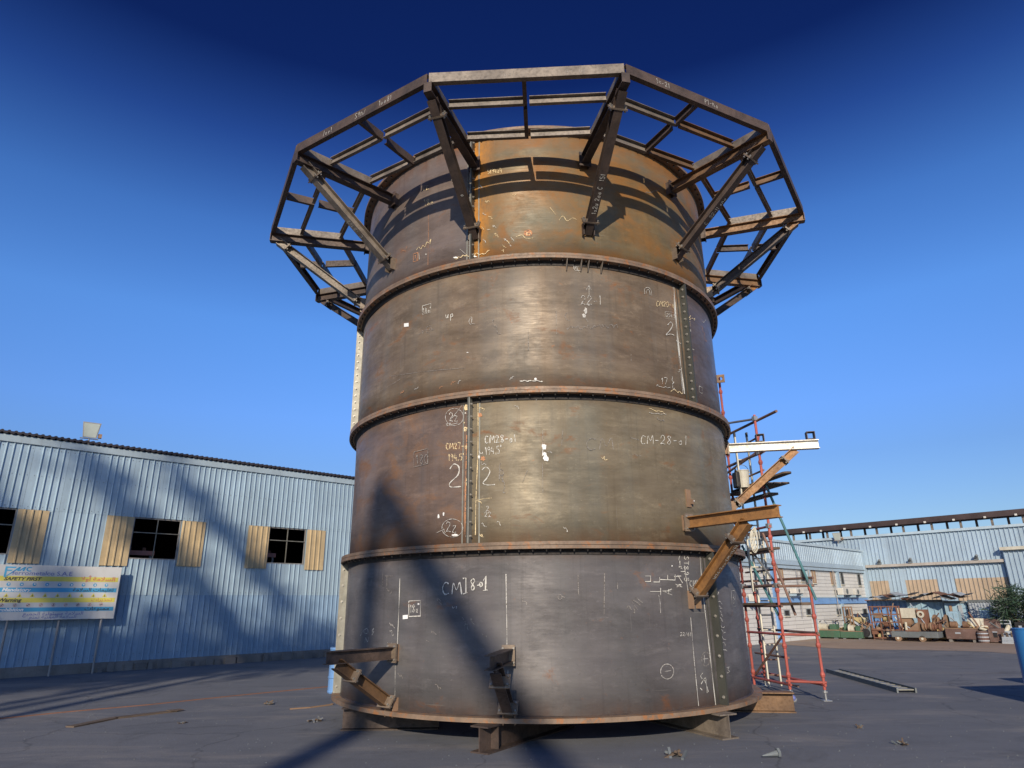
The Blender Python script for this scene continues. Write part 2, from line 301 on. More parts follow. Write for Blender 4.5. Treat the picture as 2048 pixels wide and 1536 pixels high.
# ------------------------------------------------------------------ mesh helpers
def tag(o, label=None, cat=None, group=None, kind=None):
    if label: o['label'] = label
    if cat: o['category'] = cat
    if group: o['group'] = group
    if kind: o['kind'] = kind
    return o
def empty(name, loc, label, cat, group=None):
    o = bpy.data.objects.new(name, None); col.objects.link(o); o.location = loc; o.empty_display_size = .2
    return tag(o, label, cat, group)
def world_loc(o):
    v = Vector((0, 0, 0))
    while o is not None: v = v+o.location; o = o.parent
    return v
def link_mesh(name, me, parent=None, loc=None, rot=None):
    o = bpy.data.objects.new(name, me); col.objects.link(o)
    if parent: o.parent = parent
    if rot is not None: o.matrix_local = Matrix.Translation(loc or (0, 0, 0)) @ rot.to_4x4()
    elif loc is not None: o.location = loc
    return o
class MB:
    def __init__(s): s.v = []; s.f = []; s.uv = None
    def add(s, vs, fs):
        k = len(s.v); s.v += [Vector(v) for v in vs]; s.f += [tuple(i+k for i in f) for f in fs]; return s
    def box(s, c, size, X=(1, 0, 0), Z=(0, 0, 1)):
        X = Vector(X).normalized(); Z = Vector(Z).normalized(); Y = Z.cross(X).normalized(); Z = X.cross(Y); c = Vector(c)
        a, b, d = (q/2 for q in size)
        vs = [c+X*(i*a)+Y*(j*b)+Z*(k*d) for i in (-1, 1) for j in (-1, 1) for k in (-1, 1)]
        return s.add(vs, [(0, 1, 3, 2), (4, 6, 7, 5), (0, 4, 5, 1), (2, 3, 7, 6), (0, 2, 6, 4), (1, 5, 7, 3)])
    def prism(s, prof, p0, p1, up=(0, 0, 1), cap=True):
        """extrude the 2-D profile (side, up) from p0 to p1"""
        p0, p1 = Vector(p0), Vector(p1); d = (p1-p0).normalized(); up = Vector(up)
        side = d.cross(up).normalized(); u = side.cross(d).normalized(); n = len(prof)
        vs = [p+side*a+u*b for p in (p0, p1) for a, b in prof]
        fs = [(i, (i+1) % n, n+(i+1) % n, n+i) for i in range(n)]
        if cap: fs += [tuple(range(n-1, -1, -1)), tuple(range(n, 2*n))]
        return s.add(vs, fs)
    def cyl(s, p0, p1, r, n=10, r2=None, cap=True):
        p0, p1 = Vector(p0), Vector(p1); d = (p1-p0).normalized()
        a = d.orthogonal().normalized(); b = d.cross(a); r2 = r if r2 is None else r2
        vs = [p+(a*math.cos(2*math.pi*i/n)+b*math.sin(2*math.pi*i/n))*q for p, q in ((p0, r), (p1, r2)) for i in range(n)]
        fs = [(i, (i+1) % n, n+(i+1) % n, n+i) for i in range(n)]
        if cap: fs += [tuple(range(n-1, -1, -1)), tuple(range(n, 2*n))]
        return s.add(vs, fs)
    def lathe(s, c, prof, n=20, axis=(0, 0, 1)):
        """revolve (radius, height) about the axis through c"""
        c = Vector(c); d = Vector(axis).normalized(); a = d.orthogonal().normalized(); b = d.cross(a); k = len(prof)
        vs = [c+d*h+(a*math.cos(2*math.pi*i/n)+b*math.sin(2*math.pi*i/n))*r for i in range(n) for r, h in prof]
        fs = [(i*k+j, ((i+1) % n)*k+j, ((i+1) % n)*k+j+1, i*k+j+1) for i in range(n) for j in range(k-1)]
        return s.add(vs, fs)
    def build(s, name, mat, parent=None, smooth=False, origin=None, bevel=0):
        L = world_loc(parent) if parent else (Vector(origin) if origin is not None else Vector((0, 0, 0)))
        me = bpy.data.meshes.new(name); me.from_pydata([tuple(v-L) for v in s.v], [], s.f); me.materials.append(mat)
        if s.uv:
            uvl = me.uv_layers.new(name='UVMap')
            for lp in me.loops: uvl.data[lp.index].uv = s.uv[lp.vertex_index]
        me.validate(); me.update()
        if smooth: me.polygons.foreach_set('use_smooth', [True]*len(me.polygons))
        o = bpy.data.objects.new(name, me); col.objects.link(o)
        if parent: o.parent = parent
        elif origin is not None: o.location = L
        if bevel:
            md = o.modifiers.new('bevel', 'BEVEL'); md.width = bevel; md.segments = 2; md.limit_method = 'ANGLE'
        return o
def I_prof(h, b, tw=.009, tf=.012):
    a, c = b/2, h/2
    return [(-a, -c), (a, -c), (a, -c+tf), (tw/2, -c+tf), (tw/2, c-tf), (a, c-tf), (a, c), (-a, c), (-a, c-tf), (-tw/2, c-tf), (-tw/2, -c+tf), (-a, -c+tf)]
def C_prof(h, b, t=.009, flip=1):
    """channel: web on the side axis 0, flanges reaching towards flip"""
    c = h/2; p = [(0, -c), (b, -c), (b, -c+t), (t, -c+t), (t, c-t), (b, c-t), (b, c), (0, c)]
    return p if flip > 0 else [(-x, y) for x, y in reversed(p)]

# =================================================================== GROUND
g_ = MB(); n = 40
g_.add([(-900, -900, 0), (900, -900, 0), (900, 1500, 0), (-900, 1500, 0)], [(0, 1, 2, 3)])
tag(g_.build('ground', M['ground']), 'flat grey concrete yard around the steel tower', kind='structure')

# =================================================================== STEEL TOWER
TX, TY, TR, TF = .498, 12.642, 3.446, 3.580
TC = Vector((TX, TY, 0))
def cyl_pt(a, r, z):                                         # a in degrees, 0 faces the camera, positive to the right
    return Vector((TX+r*math.sin(R(a)), TY-r*math.cos(R(a)), z))
def rad_dir(a): return Vector((math.sin(R(a)), -math.cos(R(a)), 0))
def tan_dir(a): return Vector((math.cos(R(a)), math.sin(R(a)), 0))
ZB = [.36, 2.50, 4.68, 6.85]                                  # shell bottoms
ZT = [2.405, 4.589, 6.762, 9.165]                              # shell tops
tower = empty('steel_tower', (TX, TY, 0), 'tall brown steel cylinder of four bolted tiers with a polygonal beam gallery round its top', 'steel tower')
def shell(a0, a1, z0, z1, mat, label=None):
    m = MB(); na = max(2, int((a1-a0)/1.5)); uv = []
    for i in range(na+1):
        a = a0+(a1-a0)*i/na
        for j in range(5):
            z = z0+(z1-z0)*j/4
            # plates are never quite true: a few millimetres of bulge
            dr = .004*math.sin(R(a)*9+z*1.1)+.003*math.sin(R(a)*17+z*2.3)
            m.v.append(cyl_pt(a, TR+dr, z)); uv.append((R(a)*TR, z))
    nin = len(m.v)
    for i in range(na+1):
        a = a0+(a1-a0)*i/na
        for j in range(5):
            m.v.append(cyl_pt(a, TR-.014, z0+(z1-z0)*j/4)); uv.append((R(a)*TR, z0+(z1-z0)*j/4))
    for i in range(na):
        for j in range(4):
            q = (i*5+j, (i+1)*5+j, (i+1)*5+j+1, i*5+j+1)
            m.f.append(q); m.f.append(tuple(nin+k for k in reversed(q)))
        m.f.append((i*5+4, (i+1)*5+4, nin+(i+1)*5+4, nin+i*5+4)); m.f.append((nin+i*5, nin+(i+1)*5, (i+1)*5, i*5))
    m.uv = uv
    o = m.build('shell_plate', mat, tower, smooth=True)
    if label: o['label'] = label
    return o
plates = {}
plates['1'] = shell(-77.5, 42.5, ZB[0], ZT[0], M['t1'], 'dark grey lowest front plate lettered CM 18-01 in chalk')
plates['1r'] = shell(42.5, 162.5, ZB[0], ZT[0], M['t1']); shell(162.5, 282.5, ZB[0], ZT[0], M['t1'])
plates['2l'] = shell(-138.5, -18.5, ZB[1], ZT[1], M['t2l'], 'rust-blotched second-tier plate on the left')
plates['2'] = shell(-18.5, 101.5, ZB[1], ZT[1], M['t2r'], 'grey-olive second-tier plate lettered CM-28-01'); shell(101.5, 221.5, ZB[1], ZT[1], M['t2r'])
plates['3'] = shell(-77.5, 42.5, ZB[2], ZT[2], M['t3'], 'brown third-tier plate with a long sheen'); plates['3r'] = shell(42.5, 162.5, ZB[2], ZT[2], M['t3r']); shell(162.5, 282.5, ZB[2], ZT[2], M['t3'])
plates['4l'] = shell(-138.5, -18.5, ZB[3], ZT[3], M['t4l']); plates['4'] = shell(-18.5, 101.5, ZB[3], ZT[3], M['t4r'], 'ochre-rusted top-tier front plate'); shell(101.5, 221.5, ZB[3], ZT[3], M['t4r'])

def ring(name, r0, r1, z0, z1, mat, n=180):
    m = MB(); m.lathe((TX, TY, 0), [(r0, z0), (r1, z0), (r1, z1), (r0, z1), (r0, z0)], n); return m.build(name, mat, tower)
def ring_bolts(parent, z0, z1, r, step=3.0, a0=-100, a1=100):
    m = MB(); a = a0
    while a <= a1:
        m.cyl(cyl_pt(a, r, z0), cyl_pt(a, r, z0-.018), .017, 6); m.cyl(cyl_pt(a, r, z0-.018), cyl_pt(a, r, z0-.035), .009, 6)
        a += step
    o = m.build('flange_bolts', M['shade_dk'], parent); tag(o, kind='stuff')  # bolts painted in the under-ring shade colour so they sink into it
for zt, zb in ((ZT[0], ZB[1]), (ZT[1], ZB[2]), (ZT[2], ZB[3])):
    mid = (zt+zb)/2
    a = ring('ring_flange', TR-.01, TF, zt, mid-.003, M['flange']); b = ring('ring_flange', TR-.01, TF-.004, mid+.003, zb, M['flange'])
    ring_bolts(a, zt, zb, TR+.085)
    m = MB(); m.lathe((TX, TY, 0), [(TR-.002, zt-.075), (TR+.012, zt-.075), (TR+.014, zt-.02), (TR+.045, zt-.002), (TR-.002, zt-.002)], 180); m.build('ring_shade_cone', M['shade_dk'], tower)  # added dark cone that thickens the strip of shade below each ring
base = ring('base_ring', TR-.02, TF+.007, .304, .36, M['flange'])
topr = ring('top_ring', TR-.01, TF, 9.165, 9.215, M['flange']); ring_bolts(topr, 9.165, 9.215, TR+.085)
for z, tilt in ((ZB[0], 1), (ZB[1], 1), (ZB[2], 1), (ZB[3], 1)):        # weld fillets where the plates stand on the rings
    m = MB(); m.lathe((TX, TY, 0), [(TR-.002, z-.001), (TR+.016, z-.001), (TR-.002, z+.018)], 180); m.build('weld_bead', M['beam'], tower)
# bolt mesh shared by all the vertical joints
bm_ = MB(); bm_.cyl((0, 0, 0), (0, .014, 0), .017, 6); bm_.cyl((0, .014, 0), (0, .028, 0), .009, 8); bm_.lathe((0, 0, 0), [(.022, 0), (.022, .003), (0, .003)], 10, (0, 1, 0))
bolt_me = bpy.data.meshes.new('bolt'); bolt_me.from_pydata([tuple(v) for v in bm_.v], [], bm_.f); bolt_me.materials.append(M['bolt'])
def rot_to(Xd, Yd, Zd):
    m = Matrix((Xd, Yd, Zd)).transposed(); return m
def vflange(a, z0, z1, nb, ml, mr, bolts=(1, -1)):
    for s, mt in ((-1, ml), (1, mr)):
        d, t = rad_dir(a), tan_dir(a)
        m = MB(); c = TC+d*(TR+.062)+t*(s*.0095)+Vector((0, 0, (z0+z1)/2))
        m.box(c, (.13, .015, z1-z0-.004), d, (0, 0, 1))
        f = m.build('joint_flange', mt, tower)
        if s in bolts:
            for k in range(nb):
                z = z0+.10+(z1-z0-.2)*k/(nb-1)
                p = TC+d*(TR+.075)+t*(s*.018)+Vector((0, 0, z))-Vector((TX, TY, 0))
                link_mesh('bolt', bolt_me, f, tuple(p), rot_to(d, t*s, Vector((0, 0, 1))))
for a in (42.5, -77.5):
    vflange(a, ZB[0], ZT[0], 8, M['gal'] if a > 0 else M['gal2'], M['gal'] if a > 0 else M['gal2'])
    vflange(a, ZB[2], ZT[2], 15, M['gal'] if a > 0 else M['pale_flange'], M['gal'] if a > 0 else M['pale_flange'])
vflange(162.5, ZB[0], ZT[0], 8, M['gal'], M['gal']); vflange(162.5, ZB[2], ZT[2], 8, M['gal'], M['gal'])
for a in (-18.5, 101.5): vflange(a, ZB[1], ZT[1], 11, M['gal'], M['gal2'] if a < 0 else M['gal'])
vflange(-18.5, ZB[3], ZT[3], 13, M['gal2'], M['gal']); vflange(101.5, ZB[3], ZT[3], 13, M['gal'], M['gal'])
# welded strips beside the joints
for a, z0, z1 in ((-20.6, ZB[1], ZT[1]), (-16.4, ZB[1], ZT[1]), (-20.2, ZB[3], ZT[3]), (-16.9, ZB[3], ZT[3]), (41.0, ZB[2], ZT[2]), (44.6, ZB[2], ZT[2]), (41.0, ZB[0], ZT[0]), (45.0, ZB[0], ZT[0])):
    m = MB(); m.box(cyl_pt(a, TR+.004, (z0+z1)/2), (.02, .012, z1-z0-.02), tan_dir(a)); m.build('backing_strip', M['gal2'] if a < 0 else M['gal'], tower)
# four small gusset plates hanging under the third ring
for px in (1136, 1167, 1183, 1214):
    P = onplane(px, 528, TC+Vector((0, -TF, 0)), Vector((0, 1, 0))); a = math.degrees(math.atan2(P.x-TX, TY-P.y))
    m = MB(); d = rad_dir(a); t = tan_dir(a)
    q = [cyl_pt(a, TR, 6.76), cyl_pt(a, TF-.01, 6.76), cyl_pt(a, TR+.03, 6.60), cyl_pt(a, TR, 6.60)]
    m.add([p+t*.005 for p in q]+[p-t*.005 for p in q], [(0, 1, 2, 3), (7, 6, 5, 4), (0, 4, 5, 1), (1, 5, 6, 2), (2, 6, 7, 3), (3, 7, 4, 0)])
    m.build('gusset', M['beam_g'], tower)
# lifting lug on the right side of the third tier
m = MB(); a = 73; c = cyl_pt(a, TR+.06, 5.62); d = rad_dir(a); t = tan_dir(a)
pts = []
for k in range(16):
    th = 2*math.pi*k/16
    pts.append(((max(-1, min(1, math.cos(th)*1.42))*.075, max(-1, min(1, math.sin(th)*1.42))*.075), (.035*math.cos(th), .035*math.sin(th))))
vs = []
for s in (-.012, .012):
    for (o_, i_) in pts: vs += [c+d*o_[0]+Vector((0, 0, o_[1]))+t*s, c+d*i_[0]+Vector((0, 0, i_[1]))+t*s]
fs = []
for k in range(16):
    k2 = (k+1) % 16
    fs += [(2*k, 2*k2, 2*k2+1, 2*k+1), (32+2*k+1, 32+2*k2+1, 32+2*k2, 32+2*k), (2*k, 32+2*k, 32+2*k2, 2*k2), (2*k+1, 2*k2+1, 32+2*k2+1, 32+2*k+1)]
m.add(vs, fs); m.build('lifting_lug', M['beam_b'], tower)
# welded repair patch with a lug mark on the second tier
m = MB(); m.box(cyl_pt(37.5, TR+.01, 3.17), (.10, .02, .26), tan_dir(37.5)); m.box(cyl_pt(38.2, TR+.03, 3.12), (.05, .04, .07), tan_dir(37.5)); m.build('weld_pad', M['rusty_lt'], tower)

# ---------------------------------------------------------------- gallery: twelve bays of channels on brackets
A0 = -2.802
verts_a = [A0+15+30*k for k in range(12)]
RV, ZP = 5.365, 8.79                                           # vertex radius, mid height of the channels
up = Vector((0, 0, 1))
def gp_(a, r, z): return cyl_pt(a, r, z)
CH = .14
mats_cycle = [M['beam'], M['beam'], M['beam_g']]
inner_ap, mid_ap, out_ap = 3.87, 4.60, RV*math.cos(R(15))
for k in range(12):
    a = verts_a[k]; b_ = a+30; mid = a+15; d = rad_dir(mid); t = tan_dir(mid)
    def bay(ap, side):                                       # a point on the bay: apothem distance, tangential offset
        return TC+d*ap+t*side+up*ZP
    gap = .045/math.cos(R(15))
    def half(ap): return ap*math.tan(R(15))-gap
    # outer rim, middle and inner runs, all channels with the web outwards
    m = MB(); m.prism(C_prof(CH+.02, .08, .010, -1), bay(out_ap, -half(out_ap)-.03), bay(out_ap, half(out_ap)+.03))
    m.build('rim_beam', M['beam_g'] if k == 11 else M['beam'], tower)
    for ap, mt in ((mid_ap, M['beam_g']), (inner_ap, M['beam_g'])):
        for s in (-1, 1):
            p = bay(ap, s*.035); q = bay(ap, s*half(ap)*.985)
            m = MB(); m.prism(C_prof(CH, .06, .009, 1 if s > 0 else -1), p, q); m.build('gallery_joist', M['beam_b'] if (k == 0 and s > 0) or (k in (1, 2) and mt is M['beam_g'] and ap < 4) else mt, tower)
    # centre spine and the two side members lying beside the brackets
    for lo, hi in ((inner_ap-.0, mid_ap-.07), (mid_ap+.01, out_ap-.085)):
        m = MB(); m.prism(C_prof(CH-.002, .06, .009, 1), bay(lo, 0), bay(hi, 0)); m.build('centre_joist', M['beam_b'] if k == 1 else M['beam'], tower)
    for s in (-1, 1):
        p = bay(inner_ap-.02, s*half(inner_ap-.02)); q = bay(out_ap-.09, s*half(out_ap-.09))
        m = MB(); m.prism(C_prof(CH+.004, .06, .009, -s), p, q)
        o = m.build('side_joist', M['beam_g'], tower)
        for f in (.12, .37, .63, .88):
            P = p.lerp(q, f)-Vector((TX, TY, 0)); dd = (q-p).normalized(); nn = dd.cross(up)*(-1 if s > 0 else 1)
            link_mesh('bolt', bolt_me, o, tuple(P+nn*.006), rot_to(dd, nn, dd.cross(nn)))
for k in range(12):
    a = verts_a[k]; d = rad_dir(a); t = tan_dir(a); zc = 8.632
    warm = a % 360 < 180 and a > 30
    bmat = M['beam_b'] if k in (1, 2, 3) else M['beam']
    m = MB(); m.prism(I_prof(.17, .13), gp_(a, TR+.10, zc), gp_(a, RV-.02, zc)); br = m.build('bracket_beam', bmat, tower)
    m = MB(); m.box(gp_(a, RV-.01, zc+.0), (.012, .12, .16), d); m.build('end_plate', M['beam'], br)
    m = MB(); m.box(gp_(a, TR+.09, zc), (.02, .20, .26), d); m.build('end_plate', M['beam'], br)
    for s in (-1, 1):                                        # seat box on the shell
        m = MB(); m.box(TC+d*(TR+.045)+t*(s*.07)+up*(zc), (.09, .014, .24), d); m.build('seat_plate', M['beam'], br)
    # knee strut with clamp plates
    p_top, p_bot = gp_(a, 5.18, 8.545), gp_(a, TR+.09, 7.36)
    ax = (p_top-p_bot).normalized(); upv = ax.cross(t).normalized()
    c1 = p_top-ax*.22; c0 = p_bot+ax*.10
    smat = {1: M['beam_o']}.get(0, M['beam_g'] if k in (10-0, 9) else M['beam'])
    m = MB(); m.prism(I_prof(.145, .13), c0+ax*.012, c1-ax*.012, upv); st = m.build('knee_strut', smat, tower)
    m = MB(); m.prism(I_prof(.145, .13), c1+ax*.012, p_top+ax*.02, upv); m.build('strut_stub', M['beam_o'] if k in (2, 3, 4) else smat, tower)
    for c in (c0, c1):
        m = MB(); m.box(c-ax*.006, (.011, .26, .16), ax, upv); m.box(c+ax*.006, (.011, .26, .16), ax, upv); cp = m.build('clamp_plate', M['plate_p'], st)
        m = MB()
        for s in (-1, 1):
            for r_ in (-1, 1):
                q = c+t*(s*.105)+upv*(r_*.045)-ax*.04; m.cyl(q, q+ax*.08, .016, 6)
        tag(m.build('clamp_bolts', M['bolt'], st), kind='stuff')
    # foot: stub and base plate welded to the shell
    m = MB(); m.prism(I_prof(.14, .12), gp_(a, TR+.0, 7.30), c0-ax*.012, upv); m.build('strut_foot', smat, tower)
    for s in (-1, 1):
        m = MB(); m.box(TC+d*(TR+.05)+t*(s*.085)+up*7.33, (.10, .012, .22), d); m.build('foot_plate', M['plate_p'] if abs(a) > 20 else M['beam'], tower)

# ---------------------------------------------------------------- loose brackets on the lower tiers
def bracket(a, z, rout, zf, r_join, mats, label, h=.16, end=True, zsk=0):
    """a horizontal I-beam with a knee strut below"""
    d, t = rad_dir(a), tan_dir(a)
    hb, sb = mats
    p0, p1 = cyl_pt(a, TR+.10, z), cyl_pt(a, rout, z)
    m = MB(); m.prism(I_prof(h, .13), p0, p1); bm = m.build('bracket_beam', hb, tower); bm['label'] = label
    m = MB(); m.box(cyl_pt(a, TR+.092, z), (.012, .17, .25), d); m.box(cyl_pt(a, TR+.078, z), (.012, .17, .25), d)
    m.build('end_plate', M['plate_p'], bm)
    for s in (-1, 1):
        m = MB(); m.box(cyl_pt(a, TR+.036, z)+t*(s*.05), (.072, .012, .22), d); m.build('seat_plate', M['rusty_lt'], bm)
    m = MB()
    for s in (-1, 1):
        for r_ in (-1, 1):
            q = cyl_pt(a, TR+.065, z)+t*(s*.07)+up*(r_*.085); m.cyl(q, q+d*.05, .014, 6)
    tag(m.build('clamp_bolts', M['bolt'], bm), kind='stuff')
    q0, q1 = cyl_pt(a, TR+.07, zf+.03), cyl_pt(a, r_join, z-h/2)
    ax = (q1-q0).normalized(); uv_ = ax.cross(t).normalized()
    c0, c1 = q0+ax*.10, q1-ax*.30
    m = MB(); m.prism(I_prof(.14, .13), c0+ax*.013, c1-ax*.013, uv_); st = m.build('knee_strut', sb, tower)
    m = MB(); m.prism(I_prof(.14, .13), c1+ax*.013, q1-ax*.0, uv_); m.build('strut_stub', sb, tower)
    m = MB(); m.prism(I_prof(.14, .12), cyl_pt(a, TR, zf), c0-ax*.013, uv_); m.build('strut_foot', M['beam_g'], tower)
    for s in (-1, 1):
        m = MB(); m.box(cyl_pt(a, TR+.05, zf)+t*(s*.075), (.10, .012, .24), d); m.build('foot_plate', M['rusty_lt'], st)
    for c in (c0, c1):
        m = MB(); m.box(c-ax*.0062, (.012, .25, .17), ax, uv_); m.box(c+ax*.0062, (.012, .25, .17), ax, uv_); m.build('clamp_plate', M['plate_p'], st)
        m = MB()
        for s in (-1, 1):
            for r_ in (-1, 1):
                q = c+t*(s*.10)+uv_*(r_*.05)-ax*.04; m.cyl(q, q+ax*.08, .015, 6)
        tag(m.build('clamp_bolts', M['bolt'], st), kind='stuff')
    return bm
bracket(-38.6, 1.085, 4.62, .40, 4.45, (M['beam'], M['beam_b']), 'left lower bracket beam')
bracket(-9.5, 1.085, 4.72, .40, 4.38, (M['beam'], M['beam']), 'middle lower bracket beam pointing at the viewer')
bracket(35.4, 2.80, 5.00, 1.74, 4.50, (M['beam_o'], M['beam_o']), 'orange bracket beam on the right')
b4 = bracket(80.3, 4.40, 5.12, 3.30, 4.72, (M['beam_w'], M['beam_o']), 'pale bracket beam higher on the right')
for r_ in (4.12, 5.0):                                        # two square stubs on the pale beam
    c = cyl_pt(80.3, r_, 4.55); m = MB(); t = tan_dir(80.3); d = rad_dir(80.3)
    for s in (-1, 1):
        m.box(c+d*(s*.066)+up*.012, (.010, .14, .142), d); m.box(c+up*(s*.066+.012), (.122, .14, .010), d)
    m.build('square_stub', M['beam'], b4)

# ---------------------------------------------------------------- chalk and paint marks (strokes lie on the plates)
GL = {
 '0': [[(.5, 1), (.15, .8), (.1, .4), (.3, 0), (.7, .05), (.85, .5), (.75, .9), (.5, 1)]],
 '1': [[(.25, .75), (.5, 1), (.5, 0)]],
 '2': [[(.1, .75), (.3, 1), (.7, .95), (.75, .65), (.35, .3), (.08, .02), (.4, .08), (.9, .02)]],
 '3': [[(.1, .9), (.5, 1), (.8, .8), (.35, .52), (.85, .3), (.5, 0), (.1, .1)]],
 '4': [[(.3, 1), (.1, .4), (.85, .42)], [(.65, .8), (.6, 0)]],
 '5': [[(.85, 1), (.25, .98), (.2, .6), (.6, .62), (.85, .35), (.55, 0), (.1, .08)]],
 '6': [[(.75, 1), (.25, .6), (.15, .2), (.5, 0), (.8, .25), (.5, .5), (.2, .3)]],
 '7': [[(.1, 1), (.85, 1), (.4, 0)]],
 '8': [[(.8, .85), (.5, 1), (.2, .8), (.75, .3), (.5, 0), (.2, .2), (.5, .5), (.8, .85)]],
 '9': [[(.8, .75), (.5, .55), (.2, .75), (.5, 1), (.8, .8), (.75, .4), (.5, 0)]],
 'C': [[(.85, .85), (.5, 1), (.15, .7), (.12, .3), (.4, 0), (.85, .12)]],
 'M': [[(.05, 0), (.2, 1), (.5, .35), (.8, 1), (.95, 0)]],
 'R': [[(.2, 0), (.2, 1), (.65, .95), (.7, .6), (.2, .5), (.8, 0)]],
 'P': [[(.2, -.1), (.25, .8), (.6, .9), (.75, .6), (.3, .4)]],
 'p': [[(.2, -.5), (.25, .6)], [(.25, .55), (.6, .7), (.75, .35), (.3, .1)]],
 'u': [[(.1, .6), (.15, .1), (.5, .05), (.7, .6), (.7, 0)]],
 'm': [[(.05, 0), (.1, .6), (.35, .1), (.5, .6), (.7, .1), (.9, .5)]],
 'n': [[(.1, 0), (.1, .6), (.5, .65), (.7, 0)]],
 'a': [[(.7, .6), (.3, .6), (.1, .2), (.4, 0), (.7, .5), (.75, 0)]],
 'T': [[(.0, 1), (1, 1)], [(.5, 1), (.5, 0)]], 'S': [[(.85, .9), (.5, 1), (.2, .8), (.8, .3), (.5, 0), (.1, .1)]],
 'H': [[(.1, 1), (.1, 0)], [(.9, 1), (.9, 0)], [(.1, .5), (.9, .5)]], 'A': [[(.0, 0), (.5, 1), (1, 0)], [(.2, .4), (.8, .4)]],
 'z': [[(.1, .6), (.7, .6), (.1, 0), (.8, 0)]], '-': [[(.15, .4), (.8, .42)]], '/': [[(.1, -.1), (.8, 1)]], ',': [[(.4, .15), (.3, -.1)]], '.': [[(.4, .05), (.5, .0)]],
 'o': [[(.5, .45), (.2, .3), (.3, 0), (.65, .05), (.6, .45), (.45, .45)]], '*': [[(.2, .2), (.8, .8)], [(.2, .8), (.8, .2)]],
 'd': [[(.35, 1.1), (.3, .9), (.5, .85), (.55, 1.1), (.35, 1.1)]], '=': [[(.1, .6), (.9, .6)], [(.1, .3), (.9, .3)]],
 '"': [[(.3, 1), (.28, .7)], [(.6, 1), (.58, .7)]], 'D': [[(.15, 1), (.15, 0)], [(.15, 1), (.7, .8), (.7, .2), (.15, 0)]], ' ': [],
}
WID = {'1': .55, '-': .8, ',': .4, '.': .4, ' ': .5, 'M': 1.15, 'm': 1.1, 'd': .5, '"': .6, '/': .7}
def strokes(text, x, y, h, ang=0.0, k=.72, jit=.05):
    """pixel-space strokes of a hand-written line starting at lower left (x, y), cap height h px"""
    out = []; cx = 0
    rnd = random.Random(hash((text, int(x), int(y))) & 0xffff if False else int(x*7+y*13+len(text)*31))
    ca, sa = math.cos(R(ang)), math.sin(R(ang))
    for ch in text:
        w = WID.get(ch, .9)*k
        for st in GL.get(ch, []):
            pl = []
            for (u, v) in st:
                X = (cx+u*w+rnd.uniform(-jit, jit)*.6)*h; Y = (v+rnd.uniform(-jit, jit))*h
                pl.append((x+X*ca+Y*sa, y-Y*ca+X*sa))
            out.append(pl)
        cx += w*1.12
    return out
def smooth_pl(pl, n=4):
    if len(pl) < 3: return pl
    out = []
    P = [pl[0]]+list(pl)+[pl[-1]]
    for i in range(1, len(P)-2):
        p0, p1, p2, p3 = (np.array(P[i+j], float) for j in (-1, 0, 1, 2))
        for s in range(n):
            t = s/n
            out.append(tuple(.5*((2*p1)+(-p0+p2)*t+(2*p0-5*p1+4*p2-p3)*t*t+(-p0+3*p1-3*p2+p3)*t**3)))
    out.append(tuple(pl[-1])); return out
def surf(x, y, off=.004):
    """where a photo pixel lands on the shell -> (angle, z)"""
    d = ray(x, y); ox, oy = -TX, -TY; rr = TR+.008
    A = d.x**2+d.y**2; B = 2*(ox*d.x+oy*d.y); C = ox*ox+oy*oy-rr*rr
    D = B*B-4*A*C
    t = (-B-math.sqrt(max(0, D)))/(2*A); P = EYE+d*t
    return math.degrees(math.atan2(P.x-TX, TY-P.y)), P.z
def chalk(pls, parent, mat='chalk', w=.010, name='chalk_mark', curve=True):
    m = MB()
    for pl in pls:
        pl = smooth_pl(pl) if curve else pl
        # densify long straight runs so they hug the cylinder
        q = []
        for (x0, y0), (x1, y1) in zip(pl[:-1], pl[1:]):
            n_ = max(1, int(math.hypot(x1-x0, y1-y0)/12))
            q += [(x0+(x1-x0)*i/n_, y0+(y1-y0)*i/n_) for i in range(n_)]
        q.append(pl[-1])
        S = [surf(*p) for p in q]; S = [(R(a)*TR, z) for a, z in S]
        L, N_ = [], len(S)
        for i, (u, v) in enumerate(S):
            a_, b_ = S[max(0, i-1)], S[min(N_-1, i+1)]
            dx, dy = b_[0]-a_[0], b_[1]-a_[1]; l = math.hypot(dx, dy) or 1
            ww = w*(.5+.22*math.sin(i*1.7+u*9)+.16*math.sin(i*.6+v*13))
            for s in (-1, 1): L.append(cyl_pt(math.degrees((u-dy/l*ww*s)/TR), TR+.011, v+dx/l*ww*s))
        m.add(L, [(2*i, 2*i+1, 2*i+3, 2*i+2) for i in range(N_-1)])
    return m.build(name, M[mat], plates[parent] if isinstance(parent, str) else parent)
def txt(t, x, y, h, parent, mat='chalk', w=.010, ang=0, k=.72): return chalk(strokes(t, x, y, h, ang, k), parent, mat, w, 'chalk_lettering')
def rect(x0, y0, x1, y1, sk=0): return [[(x0, y0), (x1, y0-sk), (x1, y1-sk), (x0, y1), (x0, y0)]]
def circ(x, y, rx, ry): return [[(x+rx*math.cos(t/12*2*math.pi), y+ry*math.sin(t/12*2*math.pi)) for t in range(14)]]
def scrib(x0, y0, x1, y1, amp, n, seed=1):
    r_ = random.Random(seed); pl = []
    for i in range(n+1):
        f = i/n; pl.append((x0+(x1-x0)*f+r_.uniform(-amp, amp)*.5, y0+(y1-y0)*f+r_.uniform(-amp, amp)))
    return [pl]
